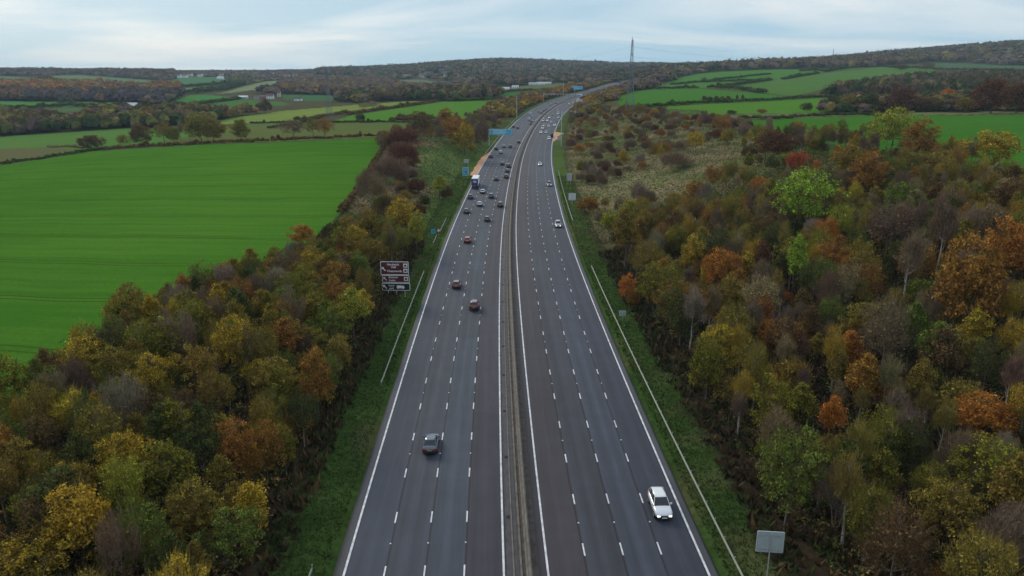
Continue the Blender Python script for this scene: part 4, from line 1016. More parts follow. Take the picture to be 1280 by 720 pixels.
def wood(label, poly, step, hr, pal, seed=0, colf=None, rk=.62, maxn=9000):
    rng = np.random.default_rng(900 + seed); P, px, py = sample_poly(poly, step, rng, hh=hr[0])
    if len(P) > maxn: P, px, py = sample_poly(poly, step * math.sqrt(len(P) / maxn), rng, hh=hr[0])
    n = len(P)
    if n == 0: print('EMPTY', label); return
    H = (hr[0] + (hr[1] - hr[0]) * rng.random(n)) * (.72 + .56 * vnoise(P[:, 0] + 9000, P[:, 1] + 9000, step * 4, seed + 3)); Rr = step * rk * (.75 + .5 * rng.random(n)) * max(1, 1)
    base = np.array([PAL[c] if isinstance(c, str) else c for c, w in pal]); w = np.array([w for c, w in pal], float)
    patch = vnoise(P[:, 0] + 5000, P[:, 1] + 5000, step * 7, seed); u = (patch * .75 + rng.random(n) * .55) ; u = np.argsort(np.argsort(u)) / n; cum = np.cumsum(w) / w.sum(); ci = np.searchsorted(cum, u).clip(0, len(base) - 1)
    C = base[ci] * (.75 + .5 * rng.random((n, 1)))
    lum = C.mean(1, keepdims=True); C = (C * .8 + lum * .2 * np.array([1.04, .98, 1.0])) * .66
    if colf: C = colf(C, px, py, rng)
    obj("distant_wood", crowns_mesh("distant_wood", P, Rr, H, C, WOODM, rng, .22, 11 if step >= 17 else 6, 1 if step >= 17 else 2), kind="stuff", label=label)
    return n
GB, PB, OB, DB, RB, OG, DGn, RU = 'grey brown', 'purple brown', 'olive brown', 'dark brown', 'rusty brown', 'olive green', 'dark green', 'russet'
ns = []
ns.append(wood("purple brown wood along the left skyline ridge", [(-120,80),(0,80),(100,80),(160,82),(185,85),(218,88),(214,102),(160,98),(95,93.5),(55,95.5),(0,95),(-120,94)], 19, (11, 16), [(PB, 3), (GB, 2), (DB, 2)], 1))
ns.append(wood("autumn wood of orange and grey trees on the left", [(-120,104),(40,102),(100,102.5),(145,105),(180,105),(205,104),(226,108),(224,116),(236,118),(210,129),(200,133),(155,128),(80,127),(0,126),(-120,126)], 13, (10, 15), [(RU, 2), (RB, 3), (OB, 2), (GB, 3), (PB, 2)], 2, lambda C, px, py, r: np.where((py > 119)[:, None], C * np.array([.55, .6, .9]) + .01, C * 1.1)))
ns.append(wood("mixed woodland belt in the valley on the left", [(-120,137),(25,139),(60,143),(87,145.5),(115,136),(150,133),(200,134),(230,133),(270,137.5),(300,135),(360,131),(418,127),(440,131),(350,139),(290,147),(262,153),(190,160),(160,160),(60,167),(0,170),(-120,176)], 8.5, (8, 13), [(DB, 3), (OB, 3), (OG, 2), (RB, 1.2), (PB, 2), (DGn, 2)], 3))
ns.append(wood("trees round the village on the left skyline", [(180,82),(300,82),(350,84),(395,84),(398,96),(352,100),(330,102),(300,106),(294,103),(280,96.5),(240,96),(212,96.5)], 22, (6, 10), [(GB, 3), (PB, 2), (OG, 2), (DGn, 2)], 4))
ns.append(wood("brown wood on the far hillside in the centre", [(352,103),(370,97),(400,96),(484,98),(500,104.5),(560,106),(610,105),(610,112),(560,115),(418,119),(352,118),(320,117),(290,118),(310,112.5),(345,108)], 14, (9, 14), [(RB, 2), (GB, 4), (PB, 3), (OB, 1)], 5))
ns.append(wood("dark valley wood behind the bright green field", [(418,118.5),(480,114.5),(560,112),(625,110),(625,123),(600,125),(560,126.5),(520,126),(480,127),(446,130),(418,127)], 10, (9, 14), [(DB, 3), (GB, 2), (OB, 2), (DGn, 2), (PB, 3)], 6))
ns.append(wood("bluish wooded hill on the far skyline", [(398,86),(440,82),(480,80),(520,78),(560,74),(590,70),(610,68),(640,68),(700,70),(740,72),(800,74),(870,74),(851,95),(829,105),(785,100),(760,104),(740,106),(714,106),(700,103),(680,105),(620,109),(600,105),(562,104),(562,101.5),(484,98.5),(398,96)], 24, (12, 18), [(GB, 3), (PB, 2), (DGn, 3), (DB, 2), (OB, 1)], 7, None, .64, 9000))
ns.append(wood("dark wood along the right hand ridge", [(826,106),(853,96.5),(880,91.5),(922,88.5),(962,87),(1020,86),(1098,84),(1134,81),(1170,77.5),(1203,79),(1259,82),(1400,83),(1400,36),(1240,42),(1130,52),(1060,66),(930,72),(880,72),(845,84)], 17, (12, 18), [(GB, 2), (DB, 3), (DGn, 2), (OB, 2), (PB, 2)], 8))
ns.append(wood("dark wood in the dip on the right", [(990,121),(1012,116),(1040,109),(1080,101),(1110,98),(1172,94),(1259,90),(1400,90),(1400,119),(1200,120),(1130,121),(1070,122)], 9, (9, 13), [(DB, 3), (DGn, 3), (PB, 2), (OB, 1)], 9))
ns.append(wood("autumn trees between the far motorway and the hill", [(704,112),(714,106.5),(740,104),(770,100),(785,97.5),(790,101),(760,105.5),(725,114)], 9, (7, 11), [(RB, 3), (OB, 3), (GB, 2)], 10))
ns.append(wood("purple grey trees right of the far motorway", [(785,106),(800,100),(829,104),(820,110),(800,113),(780,116),(770,117)], 9, (6, 10), [(PB, 3), (GB, 3), (DB, 1)], 11))
ns.append(wood('dark scrub and hedge trees behind the tan strip on the right', [(1022,142),(1030,130),(1070,122),(1400,112),(1400,139),(1110,140.5)], 7, (5, 8.5), [(DB, 4), (DGn, 3), (PB, 2), ('dark red brown', 2), (OB, 1)], 12))
print('woods', ns)
def beltwood(label, side, s0, s1, t0, t1, step, hr, pal, seed, n=None):
    rng = np.random.default_rng(seed); S, T = np.meshgrid(np.arange(s0, s1, step), np.arange(t0, t1, step)); S = S.ravel() + (rng.random(S.size) - .5) * step; T = T.ravel() + rng.random(T.size) * step
    tmax = t0 + (t1 - t0) * (.55 + .9 * vnoise(S + 900, S * 0, 60, seed)); ok = T < tmax; S, T = S[ok], T[ok]
    P = rp(S, side * T); P[:, 2] = ground_z(P[:, 0], P[:, 1]); m = len(P)
    base = np.array([PAL[c] for c, w in pal]); w = np.array([w for c, w in pal], float); patch = vnoise(P[:, 0] + 5000, P[:, 1] + 5000, 45, seed) * .7 + rng.random(m) * .5
    u = np.argsort(np.argsort(patch)) / m; ci = np.searchsorted(np.cumsum(w) / w.sum(), u).clip(0, len(base) - 1); C = base[ci] * (.75 + .5 * rng.random((m, 1))) * .72
    obj("roadside_scrub", crowns_mesh("roadside_scrub", P, step * .6 * (.7 + .6 * rng.random(m)), hr[0] + (hr[1] - hr[0]) * rng.random(m), C, WOODM, rng, .25, 14), kind="stuff", label=label)
beltwood("brown scrub following the left side of the distant motorway", -1, 640, 1250, 24, 62, 5.5, (4.5, 8), [(RB, 3), (PB, 3), (OB, 3), (GB, 2), ('golden', .5), (DB, 1)], 31)
beltwood("brown scrub following the right side of the distant motorway", 1, 640, 1500, 24, 58, 5.5, (4, 7), [(RB, 2), (PB, 2), (OB, 3), (GB, 3), ('straw', .6), (DB, 1)], 32)
beltwood("low trees beside the last visible stretch of the left carriageway", -1, 1250, 1800, 24, 50, 6, (4, 7), [(RB, 2), (OB, 3), (GB, 2), (OG, 2)], 33)

# ------------------------------------------------------------------ hedges on the field boundaries
HEDGEM = attr_mat("hedge_leaves", noise=((0.8, .35), (0.1, .2)))
def hedge(pts, label, h=2.2, w=1.6, col='dark green', gaps=0.0, seed=1):
    rng = np.random.default_rng(seed + len(pts)); W = unproject([p[0] for p in pts], [p[1] for p in pts])
    L_ = np.concatenate([[0], np.cumsum(np.hypot(*np.diff(W[:, :2], axis=0).T))]); tot = L_[-1]; step = max(w * .9, tot / 420)
    s = np.arange(0, tot, step); s = s + rng.random(len(s)) * step * .5
    if gaps: s = s[rng.random(len(s)) > gaps]
    X = np.interp(s, L_, W[:, 0]); Y = np.interp(s, L_, W[:, 1]); P = np.stack([X, Y, ground_z(X, Y)], -1); n = len(P)
    if n == 0: return
    C = np.array([PAL[col]]) * .7 * (.7 + .5 * rng.random((n, 1))); bump = (rng.random(n) > .93) * rng.random(n)
    me = crowns_mesh("hedge", P, np.maximum(w, step) * (.7 + .3 * rng.random(n)), h * (.75 + .5 * rng.random(n) + bump), C, HEDGEM, rng, .2, 6)
    thing("hedge", label, "hedge", me=me)
hedge([(0,206.5),(60,198),(105,190),(125,187.5)], "dark hedge between the big crop field and the stubble field at the left edge", 1.8, 1.6)
hedge([(60,184),(85,183.5),(106,185.5)], "short hedge beside the low dark round tree", 1.3, 1.2, 'straw')
hedge([(125,187.5),(180,184),(250,181),(320,178),(345,177)], "hedge under the hedgerow trees on the left", 2.0, 1.8, 'dark brown', .25)
hedge([(340,177),(400,174.5),(482,170.5)], "dark brown hedge on the far edge of the big field", 1.8, 1.5, 'dark brown', .12)
hedge([(314,154.6),(370,153.6)], "thin hedge at the foot of the pale lime field", 1.6, 1.6)
hedge([(335,161),(352,158.5),(378,156)], "short hedge inside the olive pasture", 1.8, 1.6)
hedge([(378,153.5),(400,147.5),(430,142.5),(440,143.5),(475,138),(500,134.5),(530,130),(549,127.2)], "long hedge running diagonally between lime field and bright green field", 3.0, 3.0, 'dark brown')
hedge([(415,153.5),(460,153.4),(512,153.4)], "thin hedge at the foot of the bright green field", 1.5, 1.5)
hedge([(496,152.5),(515,151),(545,151)], "bushy hedge at the right end of the olive pasture", 4, 4, 'dark brown')
hedge([(560,127),(600,125.8),(626,125)], "dark hedge at the top of the bright green field", 4, 5, 'dark green')
hedge([(625,116),(655,114),(690,113.3)], "hedge above the small green field by the motorway", 3.5, 4)
hedge([(206,131),(240,132),(262,129),(300,124)], "hedge at the foot of the bright far hillside field on the left", 4, 5)
hedge([(225,109.5),(262,106.5),(296,104)], "hedge between the two far hillside fields on the left", 5, 7)
hedge([(0,135),(40,136),(75,133),(80,131.5)], "hedge below the long green strip at far left", 4, 5)
hedge([(85,132),(112,134),(150,133)], "hedge closing the right end of the green strip at far left", 4, 5)
hedge([(236,117),(256,115),(280,112),(304,105.5)], "hedge along the upper pale hillside field", 8, 9)
hedge([(50,99),(68,101),(82,102.5)], "hedge beside the pale far field under the left ridge", 6, 7)
hedge([(778,138),(820,134),(864,130.2),(940,127),(1020,122.3),(1062,121.5)], "long dark hedge across the foot of the green hill on the right", 2.8, 2.8)
hedge([(925,148.3),(960,149.3),(990,147.5),(1030,145.8),(1100,143.3)], "dark hedge under the tan grass strip on the right", 2.0, 2.0)
hedge([(800,112.3),(840,111.3),(870,110.5)], "hedge low on the left shoulder of the green hill", 3, 4)
hedge([(840,106.5),(870,103.3),(900,102.7),(963,100)], "hedge across the middle of the green hill", 3, 4)
hedge([(880,103),(905,99),(930,96.8)], "short hedge above the lone bare tree on the hill", 3, 4)
hedge([(934,95.7),(962,93.2)], "isolated hedge segment high on the green hill", 3, 4)
hedge([(885,110),(897,109.8),(930,105),(963,100.3)], "hedge climbing right to the centre of the hill", 3.5, 4)
hedge([(897,110.5),(925,112),(955,117)], "hedge dropping to the dark wood at the hill foot", 4, 5)
hedge([(978,99.5),(1000,95.5),(1022,92)], "upper short hedge on the right shoulder of the hill", 3, 4)
hedge([(1000,89.5),(1022,87.7),(1032,90),(1060,85.5),(1100,82.8),(1120,85.2)], "curving hedge near the hill top", 3.5, 4)
hedge([(1137,84.8),(1175,87.5),(1259,88.3),(1300,89)], "hedge under the high field at the right edge", 4, 5, 'dark brown')
hedge([(690,171),(690,172)], "tiny hedge stub beside the right refuge area", 1, 1)
hedge([(483,172.5),(478,187),(466,208),(455,226),(440,248),(425,269)], "ragged brown hedge along the right side of the big field", 1.6, 1.2, 'dark brown', .35)

# ------------------------------------------------------------------ barriers
STEEL = solid("galvanised_steel", (0.42, 0.43, 0.42), .45, .6, var=.12)
RAILM = solid("weathered_rail", (0.25, 0.27, 0.23), .6, .2, var=.15)
CONC = solid("barrier_concrete", (0.135, 0.118, 0.10), .9, var=.35, scale=1.1, bump=.3)
def prof_run(prof, s0, s1, ds, t0, mat, name="rail"):
    S = np.arange(s0, s1 + 1e-6, ds); n = len(prof); V = np.stack([rp(S, t0 + a, b) for a, b in prof], 1).reshape(-1, 3); I = np.arange(len(S) * n).reshape(len(S), n)
    z0 = ground_z(V[:, 0], V[:, 1]) if abs(t0) > 18.5 else None
    if z0 is not None: V[:, 2] = z0 + np.tile([b for a, b in prof], len(S))
    q = np.stack([I[:-1], np.roll(I[:-1], -1, 1), np.roll(I[1:], -1, 1), I[1:]], -1).reshape(-1, 4)
    cap = [tuple(I[0]), tuple(I[-1][::-1])]
    return mesh(name, V, [tuple(f) for f in q.tolist()] + cap, [mat])
cb = thing("central_barrier", "long weathered tan concrete barrier between the two carriageways", "barrier", (0, 0, 0))
step_prof = [(-.30, -.02), (-.30, .10), (-.16, .28), (-.10, .95), (.10, .95), (.16, .28), (.30, .10), (.30, -.02)]
obj("barrier_wall", prof_run(step_prof, -60, S_MAX, 4, 0.30, CONC), cb)
obj("edging", prof_run([(-.1, -.02), (-.1, .09), (.1, .09), (.1, -.02)], -60, S_MAX, 4, -0.42, CONC), cb)
obj("edging", prof_run([(-.07, -.02), (-.07, .07), (.07, .07), (.07, -.02)], -60, S_MAX, 4, -1.12, CONC), cb)
def guard(side, s0, s1, t, label, ds=3.2):
    g = thing("guard_rail", label, "guard rail", (0, 0, 0)); w = [(-.05, .42), (0.02, .5), (-.05, .58), (0.02, .66), (-.05, .74), (-.075, .74), (-.02, .66), (-.075, .58), (-.02, .5), (-.075, .42)]
    obj("rail", prof_run(w, s0, s1, ds, side * t, RAILM), g)
    pm = MB().box(-.05, .05, -.04, .04, -.4, .70).me("post", [STEEL])
    for s in np.arange(s0 + .5, min(s1, s0 + 320), ds if s1 < 250 else 6.4):
        p = rp(s, side * (t + .12)); p[2] = float(ground_z(p[0], p[1])); x, y, z, tx, ty = road(s); obj("post", pm, g, tuple(p), (0, 0, -math.atan2(tx, ty)))
guard(-1, -20, 61, 19.5, "steel guard rail in the bottom left corner of the verge")
guard(-1, 103, 168, 19.3, "steel guard rail on the left verge beside the tourist sign")
guard(-1, 196, 206, 20.0, "short pale guard rail behind the red triangle sign")
guard(-1, 212, 232, 19.6, "short guard rail past the triangle sign on the left verge")
guard(-1, 405, 900, 18.6, "long guard rail running under the blue cantilever sign")
guard(1, -20, 172, 19.4, "long steel guard rail along the near right verge")
guard(1, 228, 345, 19.3, "steel guard rail by the two white sign backs on the right")
guard(1, 560, 900, 18.7, "guard rail beyond the right refuge area")
obj("refuge_area", bay(-1, 326, 425, 8.0, 16, 82), kind="structure", label="orange emergency refuge bay on the left")
obj("refuge_area", bay(1, 474, 532, 7.0, 40, 10), kind="structure", label="orange emergency refuge bay on the right")

# ------------------------------------------------------------------ vehicles
def paint_mat(name="car_paint", rough=.28):
    m, nt, b = new_mat(name); oi = N(nt, "ShaderNodeObjectInfo"); L = nt.links
    tc = N(nt, "ShaderNodeTexCoord"); no = N(nt, "ShaderNodeTexNoise", Scale=3.0, Detail=5.0); L.new(tc.outputs["Object"], no.inputs[0])
    mr = N(nt, "ShaderNodeMapRange"); mr.inputs["To Min"].default_value = .82; mr.inputs["To Max"].default_value = 1.1; L.new(no.outputs["Fac"], mr.inputs["Value"])
    s = N(nt, "ShaderNodeVectorMath", operation='SCALE'); L.new(oi.outputs["Color"], s.inputs[0]); L.new(mr.outputs[0], s.inputs["Scale"]); L.new(s.outputs[0], b.inputs["Base Color"])
    b.inputs["Roughness"].default_value = rough; b.inputs["Metallic"].default_value = .25; b.inputs["Coat Weight"].default_value = 1.0; b.inputs["Coat Roughness"].default_value = .06; b.inputs["Specular IOR Level"].default_value = .8; return m
PAINT = paint_mat(); GLASS = solid("tinted_glass", (0.018, 0.024, 0.03), .08, 0, var=.05); RUBBER = solid("tyre_rubber", (0.018, 0.018, 0.018), .9)
ALLOY = solid("alloy", (0.4, 0.41, 0.43), .35, .8); TRIM = solid("black_trim", (0.02, 0.02, 0.022), .6); HEADL = solid("headlight_glass", (0.8, 0.82, 0.85), .15, 0, var=.02, emis=(1, .97, .9, 1.6))
TAILL = solid("tail_light_lens", (0.22, 0.006, 0.008), .25, 0, var=.02, emis=(1, .03, .02, .04)); PLATEW = solid("number_plate_white", (0.75, 0.75, 0.72), .5, var=.02); PLATEY = solid("number_plate_yellow", (0.45, 0.33, 0.04), .5, var=.02)
def loft(stations, mats, name, smooth=True, closed_caps=True):
    """stations: list of rings (same length) of 3D points"""
    V = [p for r in stations for p in r]; n = len(stations[0]); F = []
    for i in range(len(stations) - 1):
        for k in range(n): F.append((i * n + k, i * n + (k + 1) % n, (i + 1) * n + (k + 1) % n, (i + 1) * n + k))
    F += [tuple(range(n))[::-1], tuple(range((len(stations) - 1) * n, len(stations) * n))]
    return mesh(name, V, F, mats, None, smooth)
SPEC = {  # length, width, belt heights at stations, cabin (rear base, rear top, front top, front base), height
 'hatch': dict(L=4.25, W=1.80, H=1.47, lower=[(-2.12, .55, .80), (-2.02, .42, .97), (-1.5, .30, 1.00), (.45, .28, .97), (.95, .30, .93), (1.75, .34, .82), (2.02, .42, .70), (2.12, .48, .58)], cab=(-2.0, -1.45, .15, 1.08)),
 'saloon': dict(L=4.65, W=1.82, H=1.43, lower=[(-2.32, .50, .78), (-2.22, .40, .98), (-1.65, .30, 1.00), (.45, .28, .95), (1.05, .30, .90), (1.95, .34, .78), (2.22, .42, .68), (2.32, .48, .56)], cab=(-1.85, -1.05, .30, 1.12)),
 'suv': dict(L=4.5, W=1.88, H=1.68, lower=[(-2.24, .58, .95), (-2.14, .44, 1.12), (-1.5, .36, 1.12), (.45, .34, 1.08), (.95, .36, 1.04), (1.85, .40, .97), (2.14, .46, .82), (2.24, .52, .68)], cab=(-2.12, -1.72, .20, 1.05)),
 'van': dict(L=5.2, W=1.98, H=2.05, lower=[(-2.6, .5, 1.1), (-2.55, .38, 1.18), (-1.6, .34, 1.18), (1.0, .34, 1.15), (1.5, .36, 1.10), (2.2, .40, .98), (2.5, .46, .82), (2.6, .52, .66)], cab=(-2.57, -2.50, 1.05, 1.95)),
}
def car_meshes(kind):
    S = SPEC[kind]; hw = S['W'] / 2; H = S['H']; out = {}
    rings = []
    nst = len(S['lower'])
    for i, (y, zb, zt) in enumerate(S['lower']):
        k = 1.0 if 1 < i < nst - 3 else {0: .80, 1: .93, nst - 3: .97, nst - 2: .90, nst - 1: .74}[i]
        w = hw * k; half = [(w * .82, zb), (w * .97, zb + .10), (w, zb + (zt - zb) * .45), (w * .985, zb + (zt - zb) * .72), (w * .92, zt - .03), (w * .80, zt)]
        crown = .035; r = [(x, y, z) for x, z in half] + [(w * .4, y, zt + crown * .8), (-w * .4, y, zt + crown * .8)] + [(-x, y, z) for x, z in half[::-1]]
        rings.append(r)
    out['body'] = loft(rings, [PAINT], "body")
    rb, rt, ft, fb = S['cab']; belt = [l[2] for l in S['lower']]; zr, zf = belt[2] - .02, belt[4] - .02; bw = hw * .86; rw = hw * .66; tz = H - .05
    def ring(k, inset=0.0):
        y0 = rb + (rt - rb) * k; y1 = fb + (ft - fb) * k; z0 = zr + (tz - zr) * k; z1 = zf + (tz - zf) * k; w = bw + (rw - bw) * k ** 1.3
        ym = (y0 + y1) / 2; zm = (z0 + z1) / 2
        return [(-w, y0 + .03, z0), (-w * .6, y0, z0), (w * .6, y0, z0), (w, y0 + .03, z0), (w * 1.015, ym, zm), (w, y1 - .06, z1), (w * .6, y1, z1), (-w * .6, y1, z1), (-w, y1 - .06, z1), (-w * 1.015, ym, zm)]
    cab = [ring(0), ring(.5), ring(1.0)]
    out['cabin'] = loft(cab, [GLASS], "cabin", smooth=False)
    y0, y1 = rt, ft; w = rw
    rf = [[(-w * 1.02, y0 - .05, tz - .02), (0, y0 - .09, tz + .0), (w * 1.02, y0 - .05, tz - .02), (w * 1.05, (y0 + y1) / 2, tz - .02), (w * 1.02, y1 + .05, tz - .02), (0, y1 + .10, tz - .01), (-w * 1.02, y1 + .05, tz - .02), (-w * 1.05, (y0 + y1) / 2, tz - .02)]]
    rf.append([(x * .93, (y - (y0 + y1) / 2) * .96 + (y0 + y1) / 2, tz + .035) for x, y, z in rf[0]]); rf.append([(x * .6, (y - (y0 + y1) / 2) * .75 + (y0 + y1) / 2, tz + .055) for x, y, z in rf[0]])
    out['roof'] = loft(rf, [PAINT], "roof")
    # pillars in body colour along the cabin edges
    m = MB(); R0, R1, R2 = cab
    for i, r in ((0, .045), (3, .045), (5, .035), (8, .035), (4, .03), (9, .03)): m.bar(R0[i], R1[i], r, 4); m.bar(R1[i], R2[i], r, 4)
    if kind in ('hatch', 'suv', 'saloon'):
        q = .72
        for sx in (-1, 1):
            a = (sx * bw * 1.0, rb + .55, zr); b = (sx * rw * 1.02, rt + .15, tz); m.bar(a, b, .05, 4)
    if kind == 'van':
        for sx in (-1, 1):
            m.add([(sx * (bw + .03), rb, zr), (sx * (bw + .03), .55, zf), (sx * (rw + .05), .55, tz + .01), (sx * (rw + .05), rt, tz + .01)], [(0, 1, 2, 3)] if sx > 0 else [(3, 2, 1, 0)])
        m.box(-bw * .9, -.03, rb - .03, rb + .01, zr, tz - .32); m.box(.03, bw * .9, rb - .03, rb + .01, zr, tz - .32)
    out['pillars'] = m.me("pillars", [PAINT])
    L2 = S['L'] / 2; zb = S['lower'][0][1]
    out['bumper_r'] = MB().box(-hw * .86, hw * .86, -L2 - .04, -L2 + .18, zb - .16, zb + .06).me("bumper", [TRIM]); out['bumper_f'] = MB().box(-hw * .76, hw * .76, L2 - .18, L2 + .035, S['lower'][-1][1] - .22, S['lower'][-1][1] - .02).me("bumper", [TRIM])
    zg = S['lower'][-1][1] + .02; out['grille'] = MB().box(-hw * .45, hw * .45, L2 - .05, L2 + .015, zg - .02, zg + .10).me("grille", [TRIM])
    wm = MB().cyl((0, 0, 0), (1, 0, 0), .33, .22, 18); out['tyre'] = wm.me("tyre", [RUBBER]); out['rim'] = MB().cyl((0, 0, 0), (1, 0, 0), .21, .235, 10).me("rim", [ALLOY])
    out['wheelpos'] = [(sx * (hw - .10), y, .33) for sx in (-1, 1) for y in (-L2 * .60, L2 * .62)]
    for sx, nm in ((-1, 'l'), (1, 'r')):
        zt = S['lower'][1][2]; zh = S['lower'][-2][2]
        out['tail_' + nm] = MB().box(*sorted((sx * hw * .60, sx * hw * .93)), -L2 - .015, -L2 + .20, zt - .30, zt - .10).me("tail_light", [TAILL])
        out['head_' + nm] = MB().box(*sorted((sx * hw * .46, sx * hw * .80)), L2 - .20, L2 + .005, S['lower'][-1][2] - .15, S['lower'][-1][2] - .01).me("headlight", [HEADL])
        out['mirror_' + nm] = MB().box(*sorted((sx * (hw * .93), sx * (hw * .93 + .22))), fb - .42, fb - .30, belt[4], belt[4] + .16).me("mirror", [PAINT])
    out['plate_r'] = MB().box(-.26, .26, -L2 - .035, -L2 + .0, zb + .12, zb + .23).me("number_plate", [PLATEY]); out['plate_f'] = MB().box(-.26, .26, L2 - .0, L2 + .045, zg - .16, zg - .05).me("number_plate", [PLATEW])
    out['shadow'] = None
    return out
CM = {k: car_meshes(k) for k in SPEC}
KN = dict(hatch='hatchback_car', saloon='saloon_car', suv='suv_car', van='van')
def build_car(kind, col, label, loc, rz, tilt=0.0, group=None):
    M = CM[kind]; e = thing(KN[kind], label, 'van' if kind == 'van' else 'car', loc, rz, group); e.rotation_euler = (tilt, 0, rz)
    def part(n, me, par=None, p=(0, 0, 0), c=True):
        o = obj(n, me, par or e, p)
        if c: o.color = (*col, 1)
        return o
    b = part('body', M['body']); part('cabin_glass', M['cabin'], c=False); part('roof', M['roof']); part('pillars', M['pillars'])
    for n in ('bumper_r', 'bumper_f'): part('bumper', M[n], c=False)
    part('grille', M['grille'], c=False); part('number_plate', M['plate_r'], c=False); part('number_plate', M['plate_f'], c=False)
    for s in 'lr': part('tail_light', M['tail_' + s], c=False); part('headlight', M['head_' + s], c=False); part('mirror', M['mirror_' + s])
    for p in M['wheelpos']:
        w = part('wheel', M['tyre'], None, p, False); part('rim', M['rim'], w, (0, 0, 0), False)
    return e
JOINED = {}
def join_car(kind):
    """distant copies: the same shapes joined, too small to show their parts"""
    if kind in JOINED: return JOINED[kind]
    M = CM[kind]; V = []; F = []; MI = []; mats = []
    def put(me, p=(0, 0, 0)):
        o = len(V); mt = me.materials[0]
        if mt not in mats: mats.append(mt)
        V.extend((v.co.x + p[0], v.co.y + p[1], v.co.z + p[2]) for v in me.vertices)
        for f in me.polygons: F.append(tuple(i + o for i in f.vertices)); MI.append(mats.index(mt))
    for k in ('body', 'cabin', 'roof', 'pillars', 'bumper_r', 'bumper_f', 'grille', 'plate_r', 'plate_f', 'tail_l', 'tail_r', 'head_l', 'head_r', 'mirror_l', 'mirror_r'): put(M[k])
    for p in M['wheelpos']: put(M['tyre'], p); put(M['rim'], p)
    JOINED[kind] = mesh(KN[kind], V, F, mats, MI); return JOINED[kind]
LANES = [2.0 + 3.65 * (k + .5) for k in range(4)]
CC = {'dark grey': (0.045, 0.07, 0.11), 'black': (0.012, 0.012, 0.015), 'white': (0.74, 0.76, 0.78), 'silver': (0.36, 0.38, 0.40), 'maroon': (0.12, 0.002, 0.016), 'red': (0.42, 0.015, 0.02), 'dark blue': (0.02, 0.03, 0.07), 'brown': (0.045, 0.035, 0.038)}
LN = {-1: ('nearside lane', 'second lane', 'third lane', 'outside lane'), 1: ('nearside lane', 'second lane', 'third lane', 'outside lane')}
def car_at(px, py, kind, cname, label):
    p = unproject(px, py)[0]; s, t, _ = st(p[0], p[1]); s = float(s); t = float(t); side = -1 if t < 0 else 1
    lane = min(LANES, key=lambda q: abs(q - abs(t))); t = side * (lane * .3 + min(max(abs(t), lane - .8), lane + .8) * .7)
    s += 1.6 if side < 0 else 1.2
    x, y, z, tx, ty = [float(v) for v in road(s)]; g = float(road(s + 2)[2] - road(s - 2)[2]) / 4
    loc = rp(s, t, .012); rz = -math.atan2(tx, ty) + (0 if side < 0 else math.pi); tilt = math.atan(g) * (1 if side < 0 else -1)
    col = CC[cname]; grp = "traffic driving away on the left carriageway" if side < 0 else "traffic coming towards the camera on the right carriageway"
    if s < 330: return build_car(kind, col, label, tuple(loc), rz, tilt, grp)
    o = thing(KN[kind], label, 'van' if kind == 'van' else 'car', tuple(loc), rz, grp, me=join_car(kind)); o.rotation_euler = (tilt, 0, rz); o.color = (*col, 1); return o
